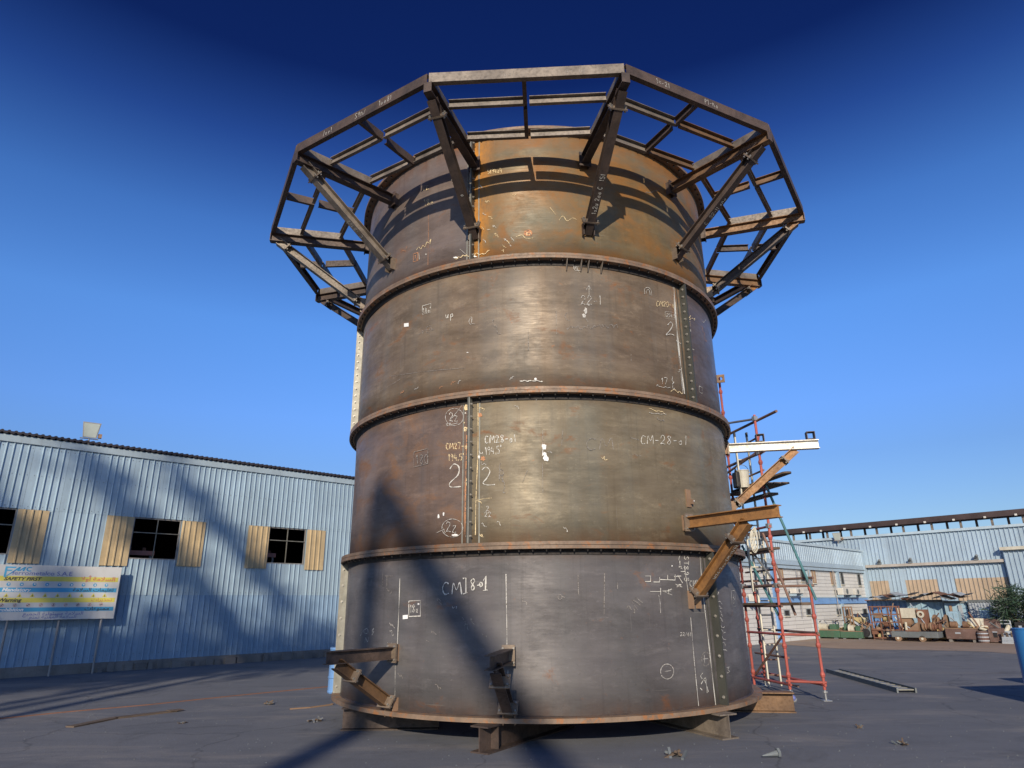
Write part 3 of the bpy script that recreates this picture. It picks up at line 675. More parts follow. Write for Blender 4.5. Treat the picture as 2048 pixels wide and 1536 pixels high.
def blob(x, y, rx, ry, parent, mat, seed=1, name='paint_patch'):
    r_ = random.Random(seed); m = MB(); n_ = 14; vs = []
    a, z = surf(x, y); vs.append(cyl_pt(a, TR+.012, z))
    for i in range(n_):
        k_ = r_.uniform(.6, 1.15); a, z = surf(x+rx*k_*math.cos(2*math.pi*i/n_), y+ry*k_*math.sin(2*math.pi*i/n_)); vs.append(cyl_pt(a, TR+.0095, z))
    m.add(vs, [(0, 1+i, 1+(i+1) % n_) for i in range(n_)]); return m.build(name, M[mat], plates[parent])
# third tier
chalk(rect(845, 612, 862, 629, 5), '3', w=.007, curve=False); txt('18od', 847, 626, 9, '3', w=.007, ang=-8, k=.6)
txt('up', 891, 636, 12, '3', w=.009)
def sticker(x, y, w_, h_, parent):
    m = MB(); vs = []
    for (dx, dy) in ((-w_, -h_+1), (w_, -h_-1), (w_, h_-1), (-w_, h_+1)):
        a, z = surf(x+dx/2, y+dy/2); vs.append((a, z))
    m.add([cyl_pt(a, TR+.010, z) for a, z in vs]+[cyl_pt(a, TR+.013, z) for a, z in vs], [(4, 5, 6, 7), (0, 1, 5, 4), (1, 2, 6, 5), (2, 3, 7, 6), (3, 0, 4, 7)])
    m.build('label_sticker', M['white'], plates[parent])
sticker(813, 650, 9, 7, '3')
chalk(scrib(838, 668, 868, 655, 5, 9, 3), '3', 'chalk_f', .006); chalk(rect(853, 654, 862, 664, 2), '3', 'chalk_f', .005)
chalk([[(1178, 592), (1178, 572)], [(1172, 580), (1178, 571), (1182, 580)]], '3', 'chalk_d', .006, curve=False)
txt('22-1', 1161, 609, 17, '3', 'chalk_d', .007); txt('"', 1175, 620, 12, '3', 'chalk_d', .007)
blob(1171, 622, 4, 7, '3', 'chalk_d', 3); blob(1168, 631, 4, 4, '3', 'chalk_d', 5); chalk([[(1170, 634), (1176, 644)]], '3', 'chalk_f', .006)
chalk(scrib(1133, 656, 1236, 652, 4, 34, 9), '3', 'chalk_f', .006); chalk([[(1134, 625), (1130, 632), (1134, 640), (1140, 641)]], '3', 'chalk_f', .006)
chalk([[(1289, 588), (1289, 578), (1296, 575), (1302, 581), (1302, 591)], [(1292, 588), (1293, 581), (1298, 580), (1300, 590)]], '3', 'chalk_d', .006)
txt('CM20-o1', 1312, 612, 10, '3', 'chalk_y', .007, ang=4, k=.6)
chalk(rect(1330, 623, 1348, 637, -2), '3', 'chalk_d', .006, curve=False); txt('254,5', 1332, 634, 7, '3', 'chalk', .005, ang=5, k=.6)
chalk([[(1335, 650), (1341, 644), (1345, 650), (1340, 660), (1332, 670), (1341, 668), (1349, 671)]], '3', 'chalk', .009)
txt('17', 1322, 768, 12, '3', 'chalk', .008); chalk(scrib(1345, 756, 1347, 778, 4, 9, 4), '3', w=.007); chalk(scrib(1312, 770, 1340, 776, 3, 9, 6), '3', 'chalk_d', .006)
chalk(scrib(1342, 780, 1366, 786, 3, 10, 8), '3', 'chalk_y', .008)
chalk([[(1347, 567), (1352, 640), (1360, 720), (1369, 788)]], '3', 'chalk', .022); chalk([[(1345, 567), (1350, 640), (1358, 720), (1366, 788)]], '3', 'chalk_d', .008)
chalk(scrib(1352, 682, 1362, 688, 3, 5, 2), '3', w=.006); chalk(scrib(1355, 742, 1362, 738, 3, 5, 5), '3', w=.006)
chalk([[(941, 636), (938, 643), (942, 649), (944, 636), (941, 634)]], '3', 'chalk_d', .007); chalk([[(944, 647), (950, 648)]], '3', 'chalk_d', .005)
chalk(scrib(985, 640, 1002, 668, 6, 10, 12), '3', 'chalk_f', .006)
chalk([[(1056, 655), (1057, 700)], [(1112, 622), (1113, 668)], [(1262, 708), (1262, 722)]], '3', 'chalk_f', .006)
chalk(scrib(1040, 762, 1085, 762, 1.5, 9, 3), '3', 'chalk', .012); blob(1071, 758, 3, 3, '3', 'white', 8)
blob(935, 705, 2, 1, '3', 'white', 2); chalk(scrib(1158, 540, 1140, 530, 4, 7, 3), '3', 'chalk_d', .006); chalk([[(1160, 546), (1148, 534)], [(1163, 541), (1150, 541), (1151, 534)]], '3', 'chalk_d', .006)
chalk([[(1136, 530), (1160, 534), (1184, 529)]], '3', 'chalk_d', .004)
chalk([[(782, 752), (860, 742), (905, 738), (930, 736)], [(760, 782), (790, 765), (800, 758)]], '3', 'chalk_f', .004)
for i_, (x_, y_) in enumerate(((800, 785), (830, 778), (902, 768), (915, 765), (878, 775), (1020, 757))): chalk(scrib(x_, y_, x_+8, y_-4, 3, 5, i_+20), '3', 'chalk_d' if i_ % 2 else 'chalk_r', .006)
txt('M6-o', 1371, 638, 8, '3r', 'chalk_y', .008, ang=8, k=.6); chalk(rect(1372, 641, 1380, 651, -2), '3r', 'chalk_y', .007, curve=False)
chalk([[(1374, 675), (1374, 657), (1381, 660), (1378, 668), (1374, 668)]], '3r', 'chalk', .010)
chalk([[(1377, 677), (1382, 683), (1378, 693), (1388, 700)]], '3r', 'chalk', .009)
chalk([[(1384, 758), (1382, 780)], [(1388, 765), (1386, 778)]], '3r', 'chalk_d', .009); chalk(rect(1398, 772, 1404, 784, -3), '3r', 'chalk_d', .010, curve=False)
chalk([[(1405, 642), (1407, 645), (1411, 640)]], '3r', 'chalk', .008); chalk(scrib(1404, 655, 1412, 680, 4, 8, 4), '3r', 'chalk_r', .008)
# second tier
chalk(circ(909, 834, 18, 17), '2l', 'chalk_d', .006); txt('2z', 898, 842, 17, '2l', 'chalk', .007, k=.6); chalk([[(900, 842), (930, 803)]], '2l', 'chalk_d', .006)
txt('**', 891, 853, 9, '2l', 'chalk', .006); chalk([[(892, 852), (915, 846)]], '2l', 'chalk', .006)
txt('*', 929, 829, 6, '2l', 'chalk', .007); txt('"', 927, 853, 9, '2l', 'chalk_y', .007)
txt('CM27-o', 892, 899, 12, '2l', 'chalk_y', .008, ang=-3, k=.6); txt('194,5d', 897, 922, 13, '2l', 'chalk_y', .007, ang=-3, k=.55)
chalk([[(900, 938), (908, 928), (918, 934), (916, 950), (900, 966), (902, 974), (922, 973)]], '2l', 'chalk', .013)
chalk(rect(828, 904, 856, 934, 7), '2l', 'chalk_f', .006, curve=False); txt('180', 833, 928, 18, '2l', 'chalk_f', .007, ang=-3, k=.55)
chalk(circ(905, 1056, 21, 18), '2l', 'chalk_d', .006); txt('2z', 892, 1064, 20, '2l', 'chalk_d', .007, k=.6); chalk([[(872, 1066), (890, 1058)], [(884, 1052), (891, 1066)]], '2l', 'chalk_d', .006)
blob(911, 1070, 7, 3, '2l', 'white', 4); blob(877, 1033, 2, 5, '2l', 'white', 6); blob(887, 1028, 2, 5, '2l', 'white', 7)
for x_, y_, rx_, ry_, s_ in ((932, 815, 5, 7, 1), (932, 858, 7, 5, 2), (934, 965, 4, 8, 3)): blob(x_, y_, rx_, ry_, '2l', 'chalk_y', s_)
for x_, y_, rx_, ry_, s_ in ((871, 982, 5, 6, 4), (878, 1001, 10, 6, 5), (883, 1033, 9, 10, 6), (882, 955, 8, 8, 7), (790, 906, 6, 6, 8), (792, 1023, 7, 8, 9), (755, 955, 10, 9, 10), (734, 910, 8, 10, 11), (846, 1001, 6, 5, 12), (751, 960, 12, 6, 13)):
    pass
chalk([[(934, 870), (931, 980), (930, 1068)]], '2l', 'chalk_r', .014); chalk([[(956, 805), (956, 900), (952, 1000), (951, 1070)]], '2', 'chalk_y', .008)
txt('CM28-o1', 970, 887, 15, '2', 'chalk', .010, ang=-3, k=.62); txt('194,5d', 971, 910, 15, '2', 'chalk', .007, ang=-6, k=.5)
chalk([[(964, 940), (972, 934), (980, 942), (974, 956), (966, 966), (975, 970), (990, 969)]], '2', 'chalk', .010)
txt('RI', 996, 962, 22, '2', 'chalk_f', .007); chalk(scrib(1000, 925, 1010, 990, 6, 14, 6), '2', 'chalk_f', .006)
txt('2', 972, 1022, 10, '2', 'chalk_d', .007); txt('22', 969, 1034, 10, '2', 'chalk_d', .007)
txt('CM', 1171, 900, 24, '2', 'chalk_f', .007, k=1.1); txt('CM-28-o1', 1281, 888, 17, '2', 'chalk', .008, ang=1, k=.72)
blob(1088, 893, 5, 7, '2', 'white', 11); blob(1089, 908, 5, 5, '2', 'white', 13); blob(1092, 917, 6, 7, '2', 'white', 12); chalk([[(1086, 898), (1085, 912)]], '2', 'white', .01)
chalk([[(1085, 860), (1086, 890)], [(1085, 925), (1086, 985)], [(1126, 858), (1123, 892)], [(1045, 965), (1055, 940)]], '2', 'chalk_f', .004)
chalk([[(1095, 903), (1104, 906), (1098, 901)]], '2', 'chalk_d', .005); chalk(scrib(1298, 818, 1330, 826, 2, 7, 4), '2', 'chalk_y', .007); chalk(scrib(1298, 824, 1332, 830, 2, 6, 5), '2', 'chalk_d', .006)
chalk(scrib(1313, 836, 1330, 842, 3, 8, 6), '2', 'chalk_f', .007); chalk([[(1262, 908), (1282, 912)], [(1260, 875), (1278, 880)]], '2', 'chalk_f', .006)
blob(1386, 1002, 4, 2, '2', 'white', 9); txt('CM28', 1426, 890, 12, '2', 'chalk_f', .008, k=.5); chalk(rect(1432, 902, 1440, 920, 0), '2', 'chalk_f', .010, curve=False); chalk([[(1430, 910), (1424, 928)]], '2', 'chalk_f', .010)
for i_, (x_, y_) in enumerate(((960, 815), (963, 925), (958, 905), (955, 1000), (962, 1048), (994, 1045), (958, 1068), (1030, 812), (1126, 1057), (1205, 915), (1065, 794))):
    chalk(scrib(x_, y_, x_+9, y_+4, 4, 5, i_+40), '2', ('chalk_y', 'chalk_d', 'chalk')[i_ % 3], .006)
blob(958, 914, 3, 4, '2', 'white', 3); blob(966, 917, 5, 6, '2', 'chalk_r', 8); blob(960, 830, 4, 6, '2', 'chalk_r', 2); chalk([[(956, 1000), (970, 997), (984, 996)]], '2', 'chalk_y', .005)
chalk([[(964, 797), (972, 802), (985, 796)]], '2', 'chalk', .008); chalk(scrib(1310, 797, 1312, 812, 1, 3, 7), '2', 'chalk_f', .006)
# first tier
chalk(strokes('CM', 884, 1190, 24, -2, .78), '1', 'chalk', .013, 'chalk_lettering'); chalk([[(926, 1157), (932, 1156), (932, 1186)], [(926, 1188), (935, 1185)]], '1', 'chalk', .012, curve=False); txt('8-', 940, 1180, 22, '1', 'chalk', .012, k=.6)
chalk(circ(962, 1169, 3, 4), '1', 'chalk', .013); chalk([[(967, 1161), (972, 1152), (971, 1180)], [(966, 1181), (975, 1180)]], '1', 'chalk', .013, curve=False)
chalk(rect(818, 1202, 841, 1233, 1), '1', 'chalk', .013, curve=False); txt('18o', 820, 1225, 15, '1', 'chalk', .007, k=.46); blob(837, 1208, 2, 2, '1', 'white', 2)
sticker(811, 1234, 10, 8, '1')
chalk([[(800, 1157), (798, 1220), (795, 1288)]], '1', 'chalk', .010); chalk([[(791, 1320), (790, 1400)]], '1', 'chalk_d', .008)
chalk([[(1012, 1148), (1014, 1275), (1013, 1290)]], '1', 'chalk_d', .010); chalk([[(1016, 1340), (1015, 1425)]], '1', 'chalk_d', .008)
chalk([[(1368, 1130), (1377, 1190)], [(1381, 1235), (1388, 1320), (1397, 1412)]], '1', 'chalk_d', .010)
chalk([[(1399, 1102), (1404, 1170), (1413, 1250), (1423, 1340), (1431, 1410)]], '1', 'chalk', .014)
chalk(circ(1334, 1343, 13, 15), '1', 'chalk_d', .007); chalk([[(1329, 1343), (1342, 1341)]], '1', 'chalk_d', .007)
chalk(circ(1411, 1318, 8, 14), '1', 'chalk_f', .007); chalk([[(1408, 1310), (1409, 1326)], [(1406, 1318), (1416, 1317)]], '1', 'chalk_d', .006)
chalk([[(1402, 1368), (1411, 1356), (1414, 1386)], [(1409, 1360), (1417, 1384)], [(1405, 1346), (1401, 1352), (1404, 1358)], [(1400, 1376), (1404, 1380)]], '1', 'chalk', .008)
txt('3/11', 1266, 1228, 18, '1', 'chalk_f', .007, ang=-50, k=.6); txt('22/61', 1360, 1272, 7, '1', 'chalk_d', .006)
chalk([[(1290, 1163), (1301, 1163), (1301, 1152), (1290, 1152)], [(1307, 1164), (1319, 1164), (1319, 1154)], [(1319, 1159), (1350, 1160), (1350, 1149)], [(1335, 1160), (1335, 1150)], [(1300, 1183), (1322, 1183)], [(1321, 1176), (1321, 1190)], [(1325, 1182), (1343, 1182)], [(1344, 1190), (1329, 1184), (1343, 1178)], [(1337, 1178), (1337, 1189)]], '1', 'chalk', .008, curve=False)
chalk([[(1317, 1190), (1320, 1205), (1321, 1226)]], '1', 'chalk_d', .006)
for ch_, y_ in (('S', 1112), ('T', 1122), ('8', 1132), ('9', 1143), ('5', 1155)): txt(ch_, 1368, y_, 9, '1', 'chalk', .008, ang=90, k=1.0)
chalk(scrib(1356, 1108, 1361, 1128, 4, 12, 8), '1', 'chalk', .007); chalk([[(1361, 1143), (1370, 1143)], [(1348, 1153), (1362, 1152)], [(1355, 1150), (1365, 1166)]], '1', 'chalk', .008, curve=False); chalk(scrib(1358, 1132, 1364, 1138, 3, 6, 9), '1', 'chalk', .008); chalk([[(1356, 1170), (1362, 1169), (1359, 1172), (1364, 1174)]], '1', 'chalk', .008)
chalk([[(1350, 1168), (1357, 1172), (1352, 1174)]], '1', 'chalk_d', .007); blob(1344, 1132, 1.5, 1.5, '1', 'white', 3)
txt('CM18-', 1380, 1173, 11, '1', 'chalk', .008, ang=-8, k=.55); chalk([[(1386, 1180), (1390, 1177), (1387, 1186)]], '1', 'chalk', .008)
chalk([[(1425, 1182), (1427, 1191), (1430, 1180), (1434, 1190), (1437, 1184)]], '1r', 'chalk', .010); chalk([[(1462, 1182), (1469, 1181), (1472, 1212), (1464, 1214), (1462, 1182)]], '1r', 'chalk_d', .012, curve=False); chalk(scrib(1466, 1187, 1468, 1208, 3, 8, 5), '1r', 'chalk_d', .010)
for i_ in range(9): y_ = 1200+i_*12; chalk(scrib(1436+i_*1.2, y_, 1443+i_*1.2, y_+7, 3, 4, 60+i_), '1r', 'chalk_d', .008)
chalk([[(1453, 1335), (1458, 1334), (1455, 1339), (1459, 1343), (1454, 1346)]], '1r', 'chalk_d', .009)
chalk([[(728, 1260), (735, 1257), (736, 1266), (729, 1266), (728, 1260)], [(744, 1262), (748, 1256), (745, 1264), (749, 1262), (744, 1270)], [(730, 1285), (732, 1275), (735, 1284), (738, 1274)], [(721, 1272), (726, 1262)]], '1', 'chalk_d', .008)
for i_, (x_, y_) in enumerate(((780, 1245), (779, 1262), (777, 1285), (905, 1212), (875, 1200), (864, 1260), (940, 1240), (965, 1270), (925, 1238), (930, 1250), (775, 1180), (872, 1372), (795, 1345), (1120, 1192), (1045, 1200), (1010, 1320))):
    chalk(scrib(x_, y_, x_+9, y_+7, 5, 5, i_+80), '1', 'chalk_d' if i_ < 4 else 'chalk_f', .006)
chalk([[(769, 1152), (786, 1152)], [(774, 1153), (774, 1172)], [(745, 1145), (744, 1165)], [(766, 1145), (765, 1170)], [(852, 1280), (858, 1284)], [(1235, 1165), (1235, 1180)], [(1156, 1150), (1157, 1190)], [(1209, 1145), (1208, 1230)]], '1', 'chalk_f', .006, curve=False)
chalk(circ(1120, 1194, 4, 5), '1', 'chalk_f', .006)
# top tier
chalk([[(848, 382), (848, 372), (857, 371)], [(852, 379), (858, 378)], [(854, 373), (853, 381)]], '4l', 'chalk_y', .008, curve=False); txt('18o', 849, 412, 13, '4l', 'chalk_y', .007, ang=-8, k=.6)
chalk([[(833, 500), (838, 494), (842, 498), (846, 491), (850, 494), (854, 484), (858, 486), (862, 478), (860, 488)]], '4l', 'chalk_y', .008); chalk(rect(827, 508, 836, 524, 3), '4l', 'chalk_r', .012, curve=False); chalk(scrib(831, 510, 832, 522, 3, 7, 3), '4l', 'chalk_r', .009)
chalk([[(838, 507), (839, 519)]], '4l', 'chalk', .007); txt('"', 850, 517, 10, '4l', 'chalk', .007); chalk([[(857, 430), (857, 470), (856, 530)]], '4l', 'chalk_r', .005)
chalk(scrib(805, 505, 815, 495, 4, 6, 4), '4l', 'chalk_r', .007); chalk([[(920, 498), (931, 508)]], '4l', 'chalk_d', .006); txt('9', 902, 366, 9, '4l', 'chalk', .008)
chalk(scrib(908, 516, 980, 503, 3, 22, 5), '4', 'chalk_y', .010); blob(912, 515, 5, 2, '4l', 'white', 4); blob(945, 513, 9, 2, '4', 'white', 6)
blob(1058, 466, 10, 9, '4', 'chalk_r', 4); txt('m', 1053, 471, 12, '4', 'chalk_y', .008, k=.7); chalk([[(1032, 474), (1044, 470), (1052, 477), (1066, 476)]], '4', 'chalk_y', .007)
for i_ in range(16):
    x_ = (960, 972, 966, 978, 985, 962, 974, 990, 965, 970, 1008, 1015, 1022, 1005, 1018, 1003)[i_]; y_ = (372, 400, 425, 435, 450, 455, 458, 468, 480, 400, 478, 482, 475, 490, 488, 500)[i_]
    chalk(scrib(x_, y_, x_+6, y_+4, 3, 4, i_+120), '4', 'chalk_y' if i_ % 2 else 'chalk', .006)
txt('5194o4', 975, 348, 9, '4', 'chalk_y', .008, ang=-6, k=.6)
chalk([[(1022, 386), (1028, 391), (1033, 388)], [(1100, 415), (1112, 430)], [(1118, 440), (1126, 432), (1134, 442), (1145, 436), (1154, 440)]], '4', 'chalk_y', .006)
chalk(scrib(1290, 385, 1318, 380, 3, 9, 6), '4', 'chalk_f', .007)

# chalk on the gallery and bracket members: written on a flat face
def chalk_flat(pls, P0, X, Y, parent, mat='chalk', w=.008):
    m = MB(); P0 = Vector(P0); X = Vector(X).normalized(); Y = Vector(Y).normalized()
    for pl in pls:
        pl = smooth_pl(pl); L = []; N_ = len(pl)
        for i in range(N_):
            a_, b_ = pl[max(0, i-1)], pl[min(N_-1, i+1)]; dx, dy = b_[0]-a_[0], b_[1]-a_[1]; l = math.hypot(dx, dy) or 1
            for s in (-1, 1): L.append(P0+X*(pl[i][0]-dy/l*w*s*.5)+Y*(pl[i][1]+dx/l*w*s*.5))
        m.add(L, [(2*i, 2*i+1, 2*i+3, 2*i+2) for i in range(N_-1)])
    return m.build('chalk_lettering', M[mat], parent)
def flat_text(t, size): return [[(u, -v) for u, v in pl] for pl in strokes(t, 0, 0, size)]
rims = [o for o in tower.children if o.name.startswith('rim_beam')]
for k_, f_, t_ in ((0, -.85, '1=-21'), (0, .05, 'P1-no'), (11, -.35, '1oo1'), (11, .55, 'anW1u'), (10, -.75, '/oo1'), (10, -.05, 'S9n/'), (10, .45, '1oo81'), (1, -.3, '4u1'), (9, -.3, 'n3u')):
    mid = verts_a[k_]+15; d = rad_dir(mid); t = tan_dir(mid)
    chalk_flat(flat_text(t_, .085), TC+d*(out_ap+.003)+t*f_+up*(ZP-.04), t, up, rims[k_], 'chalk_d' if k_ in (0, 10) else 'chalk_f', .006)
struts = [o for o in tower.children if o.name.startswith('knee_strut')]
def on_strut(a, p_top, p_bot, t_, f0, parent, rev=False, mat='chalk', size=.07):
    t = tan_dir(a); ax = (p_top-p_bot).normalized(); nrm = ax.cross(t).normalized()
    if nrm.z > 0: nrm = -nrm
    X = ax if not rev else -ax; Y = nrm.cross(X)
    chalk_flat(flat_text(t_, size), p_bot.lerp(p_top, f0)+nrm*.0755-Y*size*.5, X, Y, parent, mat, .007)
for k_ in (0, 1, 10, 11):
    a_ = verts_a[k_]
    on_strut(a_, gp_(a_, 5.18, 8.545), gp_(a_, TR+.09, 7.36), ('1o2u 2oo CN 151', 'CN 52-11 ono', 'CN-2 1o2', 'o') [(0, 1, 10, 11).index(k_)], .12 if k_ == 0 else .3, struts[k_], size=.07)
on_strut(35.4, cyl_pt(35.4, 4.50, 2.72), cyl_pt(35.4, TR+.07, 1.77), '1626-2oo-CM-11/62', .30, struts[12+2], size=.055)

# =================================================================== THINGS UNDER AND BESIDE THE TOWER
def ibeam_thing(p0, p1, z, h, b, mat, label, endplate=False):
    p0, p1 = Vector((p0[0], p0[1], z+h/2)), Vector((p1[0], p1[1], z+h/2))
    e = empty('support_beam', (p0.x, p0.y, z), label, 'steel beam', 'steel beams the tower stands on')
    m = MB(); tw, tf = .012, .018; L = (p1-p0).length; X = (p1-p0).normalized(); c = (p0+p1)/2
    m.box(c, (L, tw, h-2*tf), X); m.build('web', mat, e)
    for s in (-1, 1):
        m = MB(); m.box(c+up*(s*(h/2-tf/2)), (L, b, tf), X); m.build('flange_plate', mat, e)
    if endplate:
        m = MB(); m.box(p0+X*.25, (.012, b*.9, h-2*tf-.004), X); m.build('stiffener', mat, e)
    return e
def inward(x, y, z, a, L):                                    # from a photographed outer end, run L metres towards / under the tower
    P = onz(x, y, z); d = Vector((math.sin(R(a)), math.cos(R(a)), 0)); return P, P+d*L
HB = .30
P, Q = inward(668, 1463, 0.0, 84, 1.5); ibeam_thing((P.x+.08, P.y+.15), (Q.x, Q.y), 0, HB, .26, M['beam'], 'dark rusty I-beam block under the left edge of the steel tower')
P, Q = inward(958, 1508, 0.0, 33, 2.2); ibeam_thing(P, Q, 0, HB, .26, M['beam'], 'I-beam with its open end towards the viewer under the middle of the tower', True)
P, Q = inward(1462, 1479, 0.0, -25, 2.2); ibeam_thing(P, Q, 0, HB, .28, M['beam_g'], 'grey I-beam with pale top flange under the right front of the tower')
P, Q = inward(1590, 1424, 0.0, -80, 2.4); ibeam_thing(P, Q, 0, HB, .26, M['beam_b'], 'rusty brown I-beam sticking out right beside the scaffold foot')
P, Q = (TX, TY+1), (TX+1.2, TY+3.6); ibeam_thing(P, Q, 0, HB, .26, M['beam'], 'I-beam hidden in shade below the rear of the tower')

# =================================================================== LEFT WORKSHOP
U = Vector((.72, .694, 0)).normalized(); N = Vector((U.y, -U.x, 0)); V = N.copy()
class Wall:
    def __init__(s, P0, X, Nrm): s.P0, s.X, s.N = Vector(P0), X, Nrm
    def p(s, a, z, off=0.0): return s.P0+s.X*a+s.N*off+up*z
    def at(s, x, y, off=0.0):
        P = onplane(x, y, s.P0+s.N*off, s.N); return (P-s.P0).dot(s.X), P.z
    def box(s, m, a0, a1, z0, z1, o0, o1):
        m.box(s.p((a0+a1)/2, (z0+z1)/2, (o0+o1)/2), (a1-a0, o1-o0, z1-z0), s.X, up); return m
def sheet(W, a0, a1, z0, z1, mat, parent, pitch=.175, depth=.035, rib=.04, off=0.0, name='wall_sheet', z0b=None, z1b=None):
    """one trapezoid-ribbed sheet standing proud of the wall line; z1b = top at its far end"""
    pr = [(a0, 0)]; k = math.ceil((a0+.02)/pitch)
    while k*pitch+rib < a1-.005:
        s_ = k*pitch; pr += [(s_, 0), (s_+.012, depth), (s_+rib-.012, depth), (s_+rib, 0)]; k += 1
    pr.append((a1, 0)); m = MB(); n_ = len(pr); vs = []
    zf = lambda a, lo, hi: lo if hi is None else lo+(hi-lo)*(a-a0)/(a1-a0)
    for (a_, d_) in pr: vs += [W.p(a_, zf(a_, z0, z0b), off+d_), W.p(a_, zf(a_, z1, z1b), off+d_)]
    for (a_, d_) in pr: vs += [W.p(a_, zf(a_, z0, z0b), off+d_-.006), W.p(a_, zf(a_, z1, z1b), off+d_-.006)]
    k2 = 2*n_
    fs = []
    for i in range(n_-1):
        fs += [(2*i, 2*i+2, 2*i+3, 2*i+1), (k2+2*i+1, k2+2*i+3, k2+2*i+2, k2+2*i), (2*i+1, 2*i+3, k2+2*i+3, k2+2*i+1), (2*i, k2+2*i, k2+2*i+2, 2*i+2)]
    m.add(vs, fs); return m.build(name, mat, parent)
WL = Wall((-9.6, 22.7, 0), U, N)
shop = empty('workshop_building', tuple(WL.p(0, 0)), 'long blue corrugated workshop with open windows and tan shutters, left of the tower', 'building')
S0, S1 = -12.0, 8.4
def cols(a0, a1, w):
    n_ = max(1, round((a1-a0)/w)); return [(a0+(a1-a0)*i/n_, a0+(a1-a0)*(i+1)/n_) for i in range(n_)]
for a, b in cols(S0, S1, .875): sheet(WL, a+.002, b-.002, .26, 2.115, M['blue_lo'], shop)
WIN = [(-7.26, -5.88), (-2.90, -1.52), (1.43, 2.82)]
segs = [(S0, WIN[0][0]), (WIN[0][1], WIN[1][0]), (WIN[1][1], WIN[2][0]), (WIN[2][1], S1)]
for s0, s1 in segs:
    for a, b in cols(s0, s1, .9): sheet(WL, a+.002, b-.002, 2.10, 4.415, M['blue'], shop, off=.007)
for s0, s1 in WIN:
    for a, b in cols(s0, s1, .7): sheet(WL, a+.002, b-.002, 2.10, 3.15, M['blue'], shop, off=.007)
    e_ = MB()
    WL.box(e_, s0, s1, 3.15, 3.18, -.06, .02); WL.box(e_, s0, s1, 4.36, 4.40, -.06, -.02); WL.box(e_, s0, s0+.03, 3.18, 4.36, -.06, -.02); WL.box(e_, s1-.03, s1, 3.18, 4.36, -.06, -.02)
    wf = e_.build('window_frame', M['post'], shop)
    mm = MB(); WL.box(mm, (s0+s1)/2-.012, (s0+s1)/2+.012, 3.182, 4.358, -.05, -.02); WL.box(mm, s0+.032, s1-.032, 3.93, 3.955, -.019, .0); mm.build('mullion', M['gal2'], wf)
for s0, s1 in [(-8.02, -7.28), (-5.87, -5.13), (-3.66, -2.915), (-1.505, -.77), (.66, 1.415), (2.835, 3.57)]:
    zb_ = 2.93 if s0 < -3 else 2.97
    sheet(WL, s0, s1, zb_, 4.385, M['tan'], shop, off=.052, depth=.03, rib=.055, pitch=.185, name='shutter')
for a, b in cols(S0, S1, .875): sheet(WL, a+.002, b-.002, 4.40, 6.27, M['blue'], shop, off=.014)
for a, b in cols(S0, S1, 3.4):
    m = MB(); WL.box(m, a+.003, b-.003, 6.22, 6.42, .052, .075); m.build('eaves_trim', M['trim'], shop)
m = MB(); rnd = random.Random(8)                              # screw rows
for z_, o_ in ((2.18, .012), (4.47, .020), (5.35, .018), (6.12, .018), (.45, .006), (1.25, .006)):
    k_ = math.ceil(S0/.175)
    while k_*.175 < S1-.1:
        if rnd.random() > .12 and not (z_ < 4.4 and z_ > 2.9): WL.box(m, k_*.175+.10, k_*.175+.116, z_-.008+rnd.uniform(-.006, .006), z_+.008, o_-.002, o_+.006)
        k_ += 1
tag(m.build('sheet_screws', M['machine_g'], shop), kind='stuff')
# ribbed roof edge seen from below
m = MB(); prof = []; a = S0
while a < S1:
    prof += [(a, 0), (a+.04, 0), (a+.06, .03), (a+.10, .03), (a+.12, 0)]; a += .16
nn = len(prof); vs = []
for (a_, h_) in prof: vs += [WL.p(a_, 6.435+h_, .14), WL.p(a_, 6.505+h_, .14), WL.p(a_, 7.4+h_, -7.0), WL.p(a_, 7.33+h_, -7.0)]
fs = []
for i in range(nn-1):
    j = 4*i; fs += [(j, j+4, j+5, j+1), (j+1, j+5, j+6, j+2), (j, j+3, j+7, j+4)]
m.add(vs, fs); m.build('roof', M['roof_dark'], shop)
m = MB()
WL.box(m, S0, S1, -.02, .262, -.10, .03); m.build('plinth', M['conc'], shop)
rnd = random.Random(3)
for i in range(26):                                           # broken edge of the plinth
    a = -3.6+i*.33+rnd.uniform(-.1, .1); m = MB(); w_ = rnd.uniform(.12, .34)
    WL.box(m, a, a+w_, .0, rnd.uniform(.10, .25), .03, .05+rnd.uniform(.0, .07)); m.build('plinth_block', M['conc'], shop)
m = MB()
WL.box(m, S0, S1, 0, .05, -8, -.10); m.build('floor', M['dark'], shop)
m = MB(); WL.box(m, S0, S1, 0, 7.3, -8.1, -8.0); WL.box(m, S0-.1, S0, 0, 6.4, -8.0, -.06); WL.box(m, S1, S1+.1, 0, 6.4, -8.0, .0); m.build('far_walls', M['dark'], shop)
m = MB(); WL.box(m, S0, S1, 6.36, 6.42, -8.0, -.02); m.build('ceiling', M['dark'], shop)
